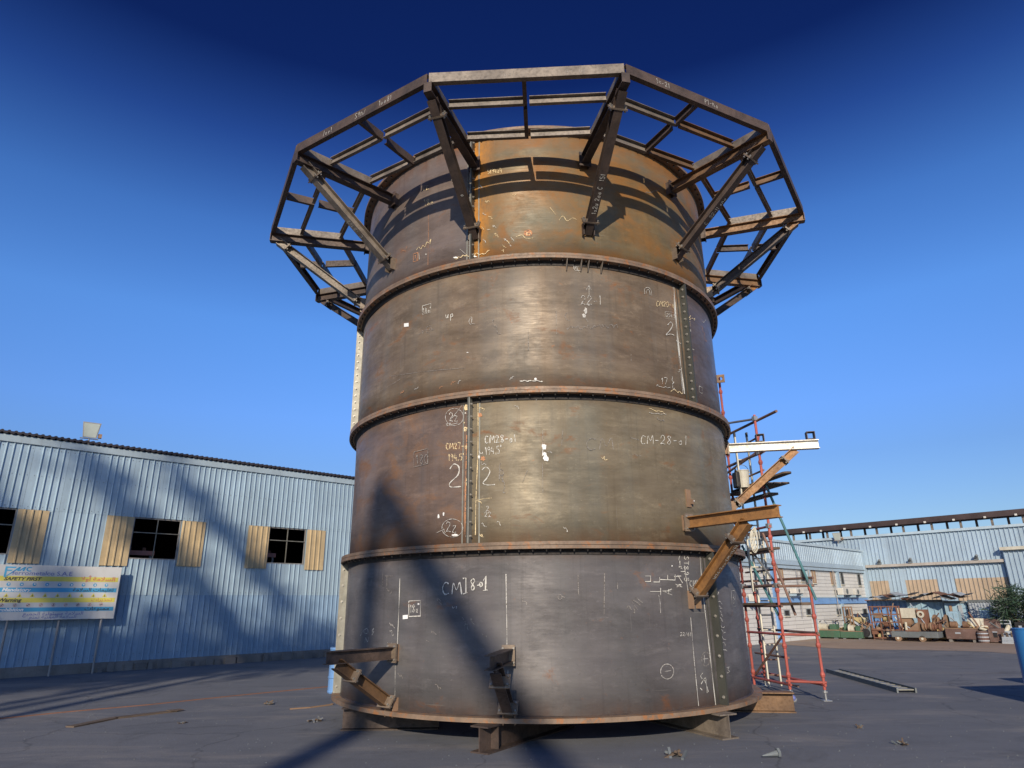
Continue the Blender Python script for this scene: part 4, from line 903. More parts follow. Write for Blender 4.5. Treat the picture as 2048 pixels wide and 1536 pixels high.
for a0_, a1_, z0_, z1_ in ((-3.15, -1.95, 3.32, 3.46), (1.15, 2.12, 3.42, 3.56)):
    cb = empty('crane_beam', tuple(WL.p((a0_+a1_)/2, 0, -.9)), 'salmon pink machine beam seen inside the '+('middle' if a0_ < 0 else 'right-hand')+' workshop window', 'machine', 'pink machine beams inside the workshop')
    m = MB(); WL.box(m, a0_, a1_, z0_-.0, z1_, -.95, -.80); m.build('girder', M['pink'], cb)
    m = MB()
    for f in (.1, .35, .7): WL.box(m, a0_+(a1_-a0_)*f, a0_+(a1_-a0_)*f+.10, z1_+.002, z1_+.10, -.93, -.83)
    m.build('hoist_blocks', M['rusty'], cb)
    m = MB(); WL.box(m, a0_+.05, a0_+.11, .05, z0_-.002, -.92, -.84); WL.box(m, a1_-.12, a1_-.06, .05, z0_-.002, -.92, -.84); m.build('leg', M['post'], cb)

# floodlight on the eaves
def floodlight(P, face, label, s=1.0):
    e = empty('floodlight', tuple(P), label, 'floodlight', 'floodlights on the buildings')
    side = face.cross(up).normalized(); upv = side.cross(face).normalized()
    m = MB(); m.cyl(P, P+up*.14*s, .02*s, 8); m.box(P+up*.15*s, (.40*s, .04*s, .02*s), side); m.build('bracket', M['post'], e)
    c = P+up*.36*s
    q = lambda a, b, d: c+side*a*s+upv*b*s+face*d*s
    m = MB()
    vs = [q(-.20, .20, .07), q(.20, .20, .07), q(.15, -.19, .07), q(-.15, -.19, .07), q(-.13, .13, -.09), q(.13, .13, -.09), q(.10, -.13, -.09), q(-.10, -.13, -.09)]
    m.add(vs, [(7, 6, 5, 4), (0, 1, 5, 4), (1, 2, 6, 5), (2, 3, 7, 6), (3, 0, 4, 7)]); m.build('housing', M['lamp'], e)
    m = MB(); vs = [q(-.20, .20, .071), q(.20, .20, .071), q(.15, -.19, .071), q(-.15, -.19, .071), q(-.175, .175, .075), q(.175, .175, .075), q(.13, -.17, .075), q(-.13, -.17, .075)]
    m.add(vs, [(0, 1, 5, 4), (1, 2, 6, 5), (2, 3, 7, 6), (3, 0, 4, 7)]); m.build('rim', M['post'], e)
    m = MB(); m.add([q(-.175, .175, .073), q(.175, .175, .073), q(.13, -.17, .073), q(-.13, -.17, .073)], [(0, 1, 2, 3)]); m.build('glass', M['lampglass'], e)
    m = MB(); m.box(q(-.22, -.12, .0), (.08*s, .10*s, .10*s), side); m.build('ballast_box', M['rusty_lt'], e)
    return e
floodlight(WL.p(-4.52, 6.42, .08), (N*1.0+Vector((.1, -.35, -.15))).normalized(), 'square cream floodlight standing on the eaves of the blue workshop', 1.2)

# safety board on posts in front of the wall
SB = Wall(WL.P0+N*.38, U, N)
s1_, zt_ = SB.at(243, 1134); s2_, zb_ = SB.at(228, 1238); zt_, zb_ = 2.87, 1.45
sx1 = (s1_+s2_)/2; sx0 = sx1-3.28
board = empty('safety_board', tuple(SB.p((sx0+sx1)/2, 0)), 'white safety notice board with yellow and blue bands on posts before the blue wall', 'sign board')
m = MB(); SB.box(m, sx0, sx1, zb_, zt_, -.04, 0); m.build('panel', M['board'], board)
for px in (45/8., 563/5.12, 1000/5.12):
    s_, _ = SB.at(px, 1290); m = MB(); m.cyl(SB.p(s_, 0, -.075), SB.p(s_, zt_-.1, -.075), .03, 8); m.build('post', M['post'], board)
BH = zt_-zb_
def bpt(x, y):                                                # photo pixel -> board coordinates
    return SB.at(x, y)
def band(y0, y1, xl, xr, mat, o=.003):                        # given in the 8x zoom rows at the left / right
    m = MB(); SB.box(m, xl, xr, y0, y1, .0005, o); m.build('printed_band', mat, board)
def bz(f): return zt_-BH*f
rows = {'y1': (.205, .295), 'b1': (.415, .495), 'y2': (.60, .685), 'b2': (.775, .85)}
band(bz(.295), bz(.205), sx0+.04, sx1-.05, M['sg_yellow']); band(bz(.495), bz(.415), sx0+.02, sx1-.05, M['sg_blue'])
band(bz(.685), bz(.60), sx0+.02, sx1-.05, M['sg_yellow']); band(bz(.85), bz(.775), sx0+.02, sx1-.05, M['sg_blue'])
def font_text(t, s, z, size, mat, bold=0.0, sx=1.0, shear=0.0, align='LEFT', off=.0055, name='sign_lettering', W=SB, parent=board, extr=.0):
    cu = bpy.data.curves.new('text', 'FONT'); cu.body = t; cu.size = size; cu.offset = bold; cu.shear = shear; cu.align_x = align; cu.resolution_u = 3
    o = bpy.data.objects.new('text', cu); col.objects.link(o)
    me = bpy.data.meshes.new_from_object(o.evaluated_get(bpy.context.evaluated_depsgraph_get()))
    bpy.data.objects.remove(o)
    L = world_loc(parent)
    for v in me.vertices: v.co = W.p(s+v.co.x*sx, z+v.co.y, off)-L
    me.materials.clear(); me.materials.append(mat); me.name = name
    ob = bpy.data.objects.new(name, me); col.objects.link(ob); ob.parent = parent; return ob
# logo: an F whose stem runs down into a point, then M and C
LB = M['sg_blue']
def poly(pts, mat, name='logo', off=.004):
    m = MB(); m.add([SB.p(a, z, off) for a, z in pts], [tuple(range(len(pts)))]); return m.build(name, mat, board)
lx, lz, ls = bpt(11, 1135)[0], zt_-.05, .24
def L_(pts): return [(lx+x*ls, lz-y*ls) for x, y in pts]
poly(L_([(0, 0), (1.0, 0), (.95, .15), (.2, .15), (.18, 1.05), (0, 1.15)]), LB); poly(L_([(.2, .34), (.7, .34), (.64, .47), (.2, .47)]), LB)
poly(L_([(.02, 1.15), (.22, .98), (1.25, .02), (1.36, .16), (.16, 1.15)]), LB); poly(L_([(1.25, .02), (1.42, .02), (1.30, .48), (1.12, .48)]), LB)
poly(L_([(1.30, .40), (1.72, .02), (1.9, .02), (1.40, .48)]), LB); poly(L_([(1.75, .02), (1.92, .02), (1.78, .48), (1.6, .48)]), LB)
m = MB(); vs = []
for i in range(15):
    th = R(50+i*18.5)
    for r_ in (.26, .15): vs.append(SB.p(lx+(2.28+math.cos(th)*r_*1.25)*ls, lz-(.25-math.sin(th)*r_)*ls, .004))
m.add(vs, [(2*i, 2*i+1, 2*i+3, 2*i+2) for i in range(14)]); m.build('logo', LB, board)
font_text('ferrometalco S.A.E', bpt(24, 1148)[0], bz(.185), .155, M['sg_violet'], sx=1.18)
font_text('SAFETY FIRST', bpt(8, 1156)[0], bz(.283), .115, M['sg_black'], .004, 1.2, .25)
def ar(s): return s[::-1]
# shaped Arabic, visual order
AR1 = '\u0627\u0644\u0633\u0644\u0627\u0645\u0629 \u0623\u0648\u0644\u0627'
FORMS = {'\u0627': ('\ufe8d', '\ufe8e', None, None), '\u0623': ('\ufe83', '\ufe84', None, None), '\u0644': ('\ufedd', '\ufede', '\ufedf', '\ufee0'), '\u0633': ('\ufeb1', '\ufeb2', '\ufeb3', '\ufeb4'),
 '\u0645': ('\ufee1', '\ufee2', '\ufee3', '\ufee4'), '\u0629': ('\ufe93', '\ufe94', None, None), '\u0648': ('\ufeed', '\ufeee', None, None), '\u062a': ('\ufe95', '\ufe96', '\ufe97', '\ufe98'),
 '\u0639': ('\ufec9', '\ufeca', '\ufecb', '\ufecc'), '\u064a': ('\ufef1', '\ufef2', '\ufef3', '\ufef4'), '\u0646': ('\ufee5', '\ufee6', '\ufee7', '\ufee8'), '\u0631': ('\ufead', '\ufeae', None, None),
 '\u0630': ('\ufeab', '\ufeac', None, None), '\u062d': ('\ufea1', '\ufea2', '\ufea3', '\ufea4'), '\u0644\u0627': ('\ufefb', '\ufefc', None, None), '\u0647': ('\ufee9', '\ufeea', '\ufeeb', '\ufeec'), '\u062c': ('\ufe9d', '\ufe9e', '\ufe9f', '\ufea0'),
 '\u0626': ('\ufe89', '\ufe8a', '\ufe8b', '\ufe8c'), '\u0644\u0623': ('\ufef7', '\ufef8', None, None), '\u0642': ('\ufed5', '\ufed6', '\ufed7', '\ufed8'), '\u0635': ('\ufeb9', '\ufeba', '\ufebb', '\ufebc'), '\u0637': ('\ufec1', '\ufec2', '\ufec3', '\ufec4'), '\u0641': ('\ufed1', '\ufed2', '\ufed3', '\ufed4')}
def shape(s):
    out = []
    for w in s.split(' '):
        t = []; i = 0
        while i < len(w):
            if w[i:i+2] in FORMS: t.append(w[i:i+2]); i += 2
            else: t.append(w[i]); i += 1
        r_ = ''
        for i, c in enumerate(t):
            f = FORMS.get(c)
            if not f: r_ += c; continue
            pj = i > 0 and FORMS.get(t[i-1], (0, 0, None))[2] is not None
            nj = i < len(t)-1 and f[2] is not None and t[i+1] in FORMS
            r_ += f[3] if (pj and nj) else f[1] if pj else f[2] if nj else f[0]
        out.append(r_)
    return ' '.join(out)[::-1]
font_text(shape('\u0627\u0644\u0633\u0644\u0627\u0645\u0629 \u0623\u0648\u0644\u0627'), sx1-.12, bz(.275), .15, M['sg_red'], .003, 1.3, 0, 'RIGHT')
font_text('Mandatory', bpt(4, 1177)[0], bz(.483), .125, M['sg_white'], .004, 1.15, .2)
font_text(shape('\u062a\u0639\u0644\u064a\u0645\u0627\u062a \u0627\u0644\u0633\u0644\u0627\u0645\u0629'), sx1-.12, bz(.478), .13, M['sg_black'], .002, 1.2, 0, 'RIGHT')
font_text('Warning', bpt(-4, 1198)[0], bz(.668), .125, M['sg_black'], .004, 1.15, .2)
font_text(shape('\u062a\u062d\u0630\u064a\u0631\u0627\u062a'), sx1-.12, bz(.665), .12, M['sg_red'], 0, 1.3, 0, 'RIGHT')
font_text('Prohibition', bpt(-8, 1217)[0], bz(.838), .115, M['sg_white'], .004, 1.15, .2)
font_text(shape('\u0645\u0645\u0646\u0648\u0639\u0627\u062a'), sx1-.15, bz(.835), .13, M['sg_black'], .002, 1.3, 0, 'RIGHT')
font_text(shape('\u0627\u0644\u0633\u0644\u0627\u0645\u0629 \u0645\u0633\u0626\u0648\u0644\u064a\u0629 \u0627\u0644\u062c\u0645\u064a\u0639'), (sx0+sx1)/2+.15, bz(.915), .12, M['sg_violet'], 0, 1.25, 0, 'CENTER')
font_text(shape('\u0627\u0644\u0633\u0644\u0627\u0645\u0629 \u0627\u0644\u0645\u0647\u0646\u064a\u0629 \u062a\u0645\u0646\u0639 \u0643\u0644 \u062d\u0627\u062f\u062b'.replace(' \u0643\u0644 \u062d\u0627\u062f\u062b', '')), (sx0+sx1)/2+.15, bz(.975), .11, M['sg_violet'], 0, 1.25, 0, 'CENTER')
for i in range(10):
    s_ = sx0+.34+i*.29
    m = MB(); m.lathe(SB.p(s_, bz(.355), .001), [(0, .003), (.045, .003), (.045, 0)], 14, N); pg = m.build('pictogram', M['sg_blue'], board)
    m = MB(); m.lathe(SB.p(s_+.004, bz(.355)+(.008 if i % 2 else -.004), .0055), [(.0, .001), (.022, .001)], 5+i % 4, N); m.build('symbol', M['sg_white'], pg)
    m = MB(); m.add([SB.p(s_-.06, bz(.585), .004), SB.p(s_+.06, bz(.585), .004), SB.p(s_, bz(.515), .004)], [(0, 1, 2)]); pg = m.build('pictogram', M['sg_yellow'], board)
    m = MB(); m.add([SB.p(s_-.016, bz(.578), .006), SB.p(s_+.018, bz(.578), .006), SB.p(s_+.01*(i % 3), bz(.54), .006)], [(0, 1, 2)]); m.build('symbol', M['sg_black'], pg)
    m = MB(); m.lathe(SB.p(s_-.05, bz(.73), .001), [(.034, .003), (.042, .003)], 14, N); pg = m.build('pictogram', M['sg_red'], board)
    m = MB(); th = .5+.4*(i % 3); X_ = (U*math.cos(th)+up*math.sin(th)); m.box(SB.p(s_-.05, bz(.73), .004), (.06, .016 if i % 2 else .010, .003), X_, N); m.build('symbol', M['sg_black'], pg)

# dark box and blue drum at the wall
P = onz(650, 1309); bx_ = empty('oil_box', tuple(P), 'small black box standing on the ground at the foot of the blue wall', 'box')
m = MB(); m.box(P+up*.27, (.42, .36, .50), U); m.build('body', M['black'], bx_, bevel=.01)
m = MB(); m.box(P+up*.54, (.46, .40, .035), U); m.build('lid', M['black'], bx_)
m = MB(); m.cyl(P+up*.56+U*-.08, P+up*.60+U*-.08, .03, 8); m.build('cap', M['post'], bx_)
P = Vector((-3.66, 15.2, 0)); dr = empty('blue_drum', tuple(P), 'blue drum peeking out from behind the left edge of the tower', 'drum')
prof = [(0, 0), (.27, 0), (.28, .03), (.27, .05), (.27, .28), (.285, .30), (.27, .32), (.27, .56), (.285, .58), (.27, .60), (.27, .84), (.28, .86), (.27, .88), (0, .86)]
m = MB(); m.lathe(P, prof, 24); m.build('body', M['blue_strong'], dr, smooth=False)
m = MB(); m.cyl(P+Vector((.1, 0, .86)), P+Vector((.1, 0, .89)), .03, 10); m.build('bung', M['post'], dr)

# =================================================================== OFFICE AND FAR SHED
F0 = Vector((16.34, 32.74, 0))+U*7.0                          # a point on the shed front, which runs along V and faces -U
WS = Wall(F0, V, -U)                                          # positive along V = towards the right of the picture
ac_, _ = WS.at(1738, 1200); CORN = WS.p(ac_, 0)
WO = Wall(CORN, U, N)                                         # office wall, coordinate negative towards the viewer's left
office = empty('office_building', tuple(WO.p(-6, 0)), 'two-storey white block office with blue posts and a blue sheet parapet', 'building')
def uvbox_wall(W, a0, a1, z0, z1, o0, o1, mat, parent, name='wall'):
    m = MB(); W.box(m, a0, a1, z0, z1, o0, o1)
    m.uv = [((v-W.P0).dot(W.X), v.z) for v in m.v]; return m.build(name, mat, parent)
oa0, _ = WO.at(1440, 1180); oa0 -= 4
par_b = WO.at(1700, 1130)[1]; par_t = WO.at(1700, 1100)[1]
uvbox_wall(WO, oa0, -.30, 0, par_b-.25, -6, 0, M['wallwhite'], office)
for a, b in cols(oa0, -.02, 1.1): sheet(WO, a+.002, b-.002, par_b-.02, par_t-.06, M['blue_far'], office, pitch=.22, depth=.02, rib=.05, off=.10, name='parapet_sheet')
m = MB(); WO.box(m, oa0, 0.02, par_b-.40, par_b-.025, -.0, .12); m.build('fascia', M['blue_far'], office)
m = MB(); WO.box(m, oa0, 0.02, par_b-.26, par_b-.235, .12, .15); m.build('gutter', M['machine_g'], office)
m = MB(); WO.box(m, oa0, .06, par_t-.06, par_t+.04, .05, .18); m.build('coping', M['trim'], office)
m = MB(); WO.box(m, -.34, .05, 0, par_t-.065, -.05, .19); m.build('corner_trim', M['blue_far'], office)
m = MB(); WO.box(m, oa0, -.345, par_t-.3, par_t-.1, -6, -.02); m.build('roof', M['roof_dark'], office)
bz0, bz1 = WO.at(1640, 1208)[1], WO.at(1640, 1196)[1]
m = MB(); WO.box(m, oa0, -.345, bz0, bz1, .002, .07); m.build('floor_band', M['blue_strong'], office)
m = MB(); WO.box(m, oa0, -.345, bz1+.002, bz1+.05, .002, .09); m.build('band_cap', M['blue'], office)
for px, py in ((1543, 1150), (1617, 1165), (1676, 1170)):
    a_, _ = WO.at(px, py); w_ = .24
    for z0_, z1_ in ((0, bz0-.002), (bz1+.052, par_b-.41)):
        m = MB(); WO.box(m, a_-w_/2, a_+w_/2, z0_, z1_, .002, .10); m.build('pilaster', M['blue_strong'] if px < 1560 else M['blue'], office)
def window(W, x0, x1, y0, y1, tan, parent):
    a0_, zt2 = W.at(x0, y0); a1_, zb2 = W.at(x1, y1); zt2 = (W.at(x0, y0)[1]+W.at(x1, y0)[1])/2; zb2 = (W.at(x0, y1)[1]+W.at(x1, y1)[1])/2
    m = MB(); t_ = .035
    W.box(m, a0_, a1_, zb2, zb2+t_, .002, .045); W.box(m, a0_, a1_, zt2-t_, zt2, .002, .045); W.box(m, a0_, a0_+t_, zb2+t_, zt2-t_, .002, .045); W.box(m, a1_-t_, a1_, zb2+t_, zt2-t_, .002, .045)
    fr = m.build('window', M['machine_g'] if not tan else M['rusty_lt'], parent)
    m = MB(); W.box(m, a0_+t_, a1_-t_, zb2+t_, zt2-t_, .003, .012); m.build('shutter_board' if tan else 'pane', M['tan_far'] if tan else M['dark'], fr)
    m = MB(); W.box(m, a0_-.03, a1_+.03, zb2-.05, zb2-.004, .002, .07); m.build('sill', M['cream'], fr)
for x0, x1, y0, y1, tn in ((1557, 1567, 1136, 1164, 1), (1599, 1611, 1138, 1163, 0), (1622, 1632, 1140, 1166, 1), (1659, 1670, 1143, 1169, 1), (1679, 1688, 1145, 1169, 0), (1713, 1722, 1148, 1171, 0),
                           (1567, 1579, 1220, 1232, 0), (1611, 1622, 1217, 1230, 0), (1672, 1682, 1217, 1229, 0), (1690, 1701, 1218, 1230, 0), (1724, 1734, 1217, 1229, 0)):
    window(WO, x0, x1, y0, y1, tn, office)
def ac_unit(W, x0, x1, y0, y1, label, skew=0):
    a0_, zt2 = W.at(x0, y0); a1_, zb2 = W.at(x1, y1); e = empty('air_conditioner', tuple(W.p((a0_+a1_)/2, zb2)), label, 'air conditioner', 'air conditioners on the office wall')
    m = MB(); W.box(m, a0_, a1_, zb2, zt2, .16, .46); m.build('casing', M['ac'], e, bevel=.015)
    r_ = min(.17, (zt2-zb2)*.42); m = MB(); m.lathe(W.p(a0_+(a1_-a0_)*.4, (zb2+zt2)/2, .462), [(0, .004), (r_, .004), (r_, .0)], 16, W.N); m.build('fan_grille', M['machine_g'], e)
    m = MB(); W.box(m, a0_+.05, a0_+.09, zb2-.12, zb2-.002, .09, .42); W.box(m, a1_-.09, a1_-.05, zb2-.12, zb2-.002, .09, .42); m.build('wall_bracket', M['blue'], e)
ac_unit(WO, 1572, 1589, 1177, 1187, 'white air conditioner seen between the scaffold tubes below the left tan window')
ac_unit(WO, 1667, 1689, 1176, 1190, 'larger air conditioner with dark fan below the middle office windows')
ac_unit(WO, 1692, 1707, 1178, 1190, 'smaller air conditioner right beside the larger one on the office wall')
ac_unit(WO, 1489, 1500, 1188, 1203, 'pale air conditioner just right of the tower edge behind the scaffold')
for x_ in (1588, 1611, 1660):                                 # pipes and cables down the wall
    a_, z_ = WO.at(x_, 1140); m = MB(); m.cyl(WO.p(a_, 1.0, .13), WO.p(a_, z_, .13), .02, 6); m.build('downpipe', M['post'], office)

# shed
shed = empty('factory_shed', tuple(WS.p(ac_+6, 0)), 'large blue ribbed factory shed with tan panels behind the scrap, right', 'building')
ev = WS.at(2048, 1048)[1]; a_r = WS.at(2048, 1100)[0]+6; a_l = WS.at(1560, 1080)[0]
led = WS.at(1900, 1126)[1]; pt1, pt0 = WS.at(1900, 1158)[1], WS.at(1900, 1206)[1]
for a, b in cols(a_l, a_r, 1.2): sheet(WS, a+.002, b-.002, led, ev-.10, M['blue_far'], shed, pitch=.2, depth=.045, rib=.07, off=.06 if True else 0)
pans = [(1740, 1779), (1813, 1877), (1912, 2023)]
edges = sorted([ac_+.2]+[WS.at(x, 1175)[0] for p in pans for x in p if x > 1742]+[a_r])
for i, (s0, s1) in enumerate(zip(edges[:-1], edges[1:])):
    tanp = i in (0, 2, 4)
    for a, b in cols(s0, s1, 1.15):
        sheet(WS, a+.002, b-.002, pt1-.01, led+.02, M['blue_far'], shed, pitch=.2, depth=.045, rib=.07)
        sheet(WS, a+.002, b-.002, pt0, pt1+.01, M['tan_far'] if tanp else M['blue_far'], shed, pitch=.2, depth=.045, rib=.07, off=.004)
        sheet(WS, a+.002, b-.002, 0, pt0+.02, M['blue_strong'], shed, pitch=.2, depth=.045, rib=.07, off=-.01)
m = MB(); WS.box(m, ac_+.2, WS.at(2010, 1118)[0], led-.07, led+.07, .105, .24); m.build('ledge', M['ledge'], shed)
m = MB(); WS.box(m, a_l, a_r, ev-.11, ev+.02, .0, .2); m.build('eaves_trim', M['trim'], shed)
m = MB(); WS.box(m, a_l, a_r, 0, ev-.12, -14, -.08); m.build('bulk', M['dark'], shed)
m = MB(); WS.box(m, a_l, a_r, ev-.05, ev-.0, -14, -.0); m.build('roof', M['rustroof'], shed)
ax_, _ = WS.at(2016, 1150); ztop_ = WS.at(2016, 1101)[1]
m = MB(); WS.box(m, ax_, a_r, ztop_, ztop_+.15, .25, .55); m.build('porch_trim', M['cream'], shed)
for a, b in cols(ax_+.05, a_r, 1.2): sheet(WS, a, b-.002, 0, ztop_-.002, M['blue_far'], shed, pitch=.2, depth=.045, rib=.07, off=.30, name='porch_sheet')
for px in (1761, 1823, 1956):
    a_, _ = WS.at(px, 1125); m = MB(); m.box(WS.p(a_, led+.14, .2), (.18, .16, .14), V); m.cyl(WS.p(a_, led+.20, .28), WS.p(a_+.1, led+.30, .40), .07, 8); m.build('wall_lamp', M['machine_g'], shed)
# canopy on posts above the eaves
ct = WS.at(2048, 1018)[1]; cb_ = WS.at(2048, 1030)[1]
m = MB(); WS.box(m, a_l-2, a_r, cb_, cb_+.10, -.75, .30); cano = m.build('canopy_roof', M['rustroof'], shed)
m = MB(); WS.box(m, a_l-2, a_r, cb_+.102, ct, .18, .28); m.build('canopy_edge', M['rustroof'], shed)
for xa in (1585, 1618, 1653, 1701, 1753, 1807, 1865, 1924, 1988, 2052):
    for dx, mt in ((0, M['beam_g']), (.62, M['beam'])):
        a_, _ = WS.at(xa, 1060); a_ += dx; m = MB(); WS.box(m, a_-.05, a_+.05, ev+.02, cb_-.002, -.06 if dx == 0 else -.5, .04 if dx == 0 else -.4); m.build('canopy_post', mt, shed)
    m = MB(); m.box(WS.p(WS.at(xa, 1060)[0]-.2, cb_+.02, .34), (.10, .07, .09), V); m.build('canopy_lamp', M['ac'], shed)
P = WS.p(WS.at(1679, 1076)[0], WS.at(1679, 1088)[1], .3)
floodlight(P, (-U+Vector((0, -.2, -.3))).normalized(), 'cream floodlight on the shed front just above the office parapet', 1.15)

# soil strip at the foot of the scrap
m = MB(); vs = []; rr = random.Random(5)
for i in range(61):
    a = -14+i*(46/60)
    f = F0-U*(7.0+6.6+.5*math.sin(a*.9)+rr.uniform(-.15, .15)); vs += [(*(f+V*(a))[:2], .006), (*(F0+V*a)[:2], .006)]
m.add(vs, [(2*i, 2*i+2, 2*i+3, 2*i+1) for i in range(60)])
tag(m.build('soil_strip', M['soil']), 'strip of brown sandy soil in front of the scrap row', kind='structure')

# =================================================================== SCRAP ROW
# every piece stands on the ground along the line WR (parallel to the shed front)
WR = Wall(F0-U*7.0, V, -U)
GRP = 'scrap machinery along the shed'
class Site:
    def __init__(s, x0, x1, yt, yb, back=0.0):
        s.W = Wall(WR.P0+U*back, V, -U)
        ym = 1276
        s.a0 = s.W.at(x0, (yt+yb)/2)[0]; s.a1 = s.W.at(x1, (yt+yb)/2)[0]; xm = (x0+x1)/2
        s.zt = s.W.at(xm, yt)[1]; s.w = s.a1-s.a0; s.c = (s.a0+s.a1)/2
    def P(s, f, z, off=0.0): return s.W.p(s.a0+s.w*f, z*s.zt, off)
    def box(s, m, f0, f1, z0, z1, o0, o1): s.W.box(m, s.a0+s.w*f0, s.a0+s.w*f1, z0*s.zt, z1*s.zt, o0, o1); return m
    def e(s, name, label, cat, group=None): return empty(name, tuple(s.W.p(s.c, 0, 0)), label, cat, group)
UO = -U
def drum_parts(s, e, f, z0, z1, off, r, mat, bands=M['machine_g']):
    m = MB(); c = s.P(f, 0, off); h0, h1 = z0*s.zt, z1*s.zt
    m.lathe(c, [(0, h0), (r*.95, h0), (r, h0+.1*(h1-h0)), (r*1.04, (h0+h1)/2), (r, h1-.1*(h1-h0)), (r*.95, h1), (0, h1-.01)], 16); m.build('body', mat, e)
    m = MB()
    for q in (.2, .5, .8): m.lathe(c, [(r*1.05, h0+(h1-h0)*q-.02), (r*1.07, h0+(h1-h0)*q), (r*1.05, h0+(h1-h0)*q+.02)], 16)
    m.build('hoops', bands, e)
s = Site(1577, 1597, 1247, 1270); e = s.e('rusty_barrel', 'brown hooped barrel standing before the office wall between scaffold tubes', 'barrel'); drum_parts(s, e, .5, 0, 1, 0, s.w/2, M['rusty_lt'])
s = Site(1497, 1541, 1215, 1272); e = s.e('caged_machine', 'yellow and rusty machine seen through the scaffold right of the tower', 'machine')
m = MB(); s.box(m, .12, .45, .1, .8, -.3, .2); m.build('cabinet', M['machine_y'], e); m = MB(); s.box(m, .5, .9, .1, .55, -.2, .3); m.build('gearbox', M['rusty_lt'], e)
m = MB(); m.cyl(s.P(.7, .65, -.1), s.P(.7, .65, .3), .25, 14); m.build('flywheel', M['machine_g'], e)
m = MB()
for f in (0, 1):
    for o in (-.4, .4): m.cyl(s.P(f, 0, o), s.P(f, 1, o), .03, 6)
for z in (.05, .98):
    for o in (-.4, .4): m.cyl(s.P(0, z, o), s.P(1, z, o), .03, 6)
m.build('cage', M['rusty'], e)
s = Site(1598, 1612, 1261, 1272); e = s.e('rubble_heap', 'low grey heap of scrap pieces right of the barrel', 'scrap heap')
rr = random.Random(9)
for i in range(7):
    m = MB(); m.box(s.P(rr.random(), rr.uniform(.1, .5), rr.uniform(-.2, .2)), (rr.uniform(.1, .3), .15, rr.uniform(.05, .2)), Vector((rr.uniform(-1, 1), rr.uniform(-1, 1), .3))); m.build('lump', M['conc'] if i % 2 else M['rusty'], e)
s = Site(1632, 1668, 1213, 1250, 2.2); e = s.e('cream_cabin', 'cream ribbed cabinet standing behind the green lathe', 'cabinet')
m = MB(); s.box(m, 0, 1, 0, 1, -.7, 0); m.build('body', M['cream'], e)
for i in range(7): m = MB(); s.box(m, .06+i*.135, .085+i*.135, .08, .95, .001, .03); m.build('rib', M['rusty_lt'], e)
m = MB(); s.box(m, .2, .75, 1.001, 1.12, -.5, -.1); m.build('top_box', M['rusty_lt'], e)
def lathe_machine(x0, x1, yt, yb, label, top):
    s = Site(x0, x1, yt, yb); e = s.e('lathe_machine', label, 'lathe', 'green lathes in the scrap row')
    m = MB(); s.box(m, 0, 1, .08, .48, -.28, .28); m.build('bed', M['green'], e, bevel=.02)
    for f in (.1, .8): m = MB(); s.box(m, f, f+.12, 0, .078, -.25, .25); m.build('foot', M['machine_g'], e)
    m = MB(); s.box(m, .0, .99, .485, .53, -.2, .2); m.build('slideway', M['rusty_lt'], e)
    m = MB(); m.cyl(s.P(.1, .72, -.2), s.P(.33, .72, -.2), .2, 14, .14); m.build('motor', M['rusty_lt'] if top else M['green'], e)
    m = MB(); m.cyl(s.P(.38, .66, .0), s.P(.60, .66, .0), .16, 14); m.cyl(s.P(.36, .66, .0), s.P(.38, .66, .0), .2, 14); m.build('headstock', M['cream'], e)
    m = MB(); s.box(m, .7, .9, .53, .85, -.18, .18); m.build('gearbox', M['green'], e)
    m = MB(); m.cyl(s.P(.8, .95, 0), s.P(.95, 1.1, 0), .02, 6); m.cyl(s.P(.3, .9, 0), s.P(.45, 1.05, .1), .02, 6); m.build('levers', M['black'], e)
lathe_machine(1618, 1683, 1243, 1276, 'green lathe with tan motor at the left end of the scrap row', 1)
lathe_machine(1684, 1728, 1247, 1277, 'second green lathe, right of the one with the tan motor', 0)
s = Site(1694, 1736, 1229, 1260, .9); e = s.e('yellow_machine', 'cream yellow machine with a long flat head behind the second green lathe', 'machine')
m = MB(); s.box(m, .05, .9, .62, .88, -.3, .1); m.build('head', M['machine_y'], e); m = MB(); s.box(m, .2, .4, .02, .615, -.25, .05); m.build('column', M['cream'], e)
m = MB(); m.cyl(s.P(.3, .4, .08), s.P(.3, .4, .25), .2, 14); m.build('flywheel', M['machine_y'], e); m = MB(); s.box(m, .55, .95, .02, .45, -.3, .1); m.build('base', M['cream'], e)
m = MB(); m.cyl(s.P(.1, .9, -.1), s.P(.1, 1.0, -.1), .05, 8); m.cyl(s.P(.5, .9, -.1), s.P(.55, 1.05, -.1), .03, 8); m.build('fittings', M['rusty'], e)
def rack(x0, x1, yt, yb, back, ncol, nrow, label, mat=M['rusty']):
    s = Site(x0, x1, yt, yb, back); e = s.e('steel_rack', label, 'rack', 'rusty racks in the scrap row')
    for i in range(ncol+1):
        for o in (-.35, .0):
            m = MB(); m.box(s.P(i/ncol, .5, o), (.05, .05, s.zt), V); m.build('upright', mat, e)
    for j in range(nrow+1):
        z = (.06+.92*j/nrow)
        m = MB(); m.box(s.P(.5, z, .05), (s.w, .04, .045), V); m.box(s.P(.5, z, -.4), (s.w, .04, .045), V); m.build('rail', mat, e)
    return s, e
rack(1690, 1702, 1213, 1280, .3, 1, 3, 'narrow brown rack frame leaning by the second green lathe', M['rusty_lt'])
s, e = rack(1744, 1798, 1212, 1281, .0, 3, 4, 'tall rusty lattice rack full of machine parts')
rr = random.Random(11)
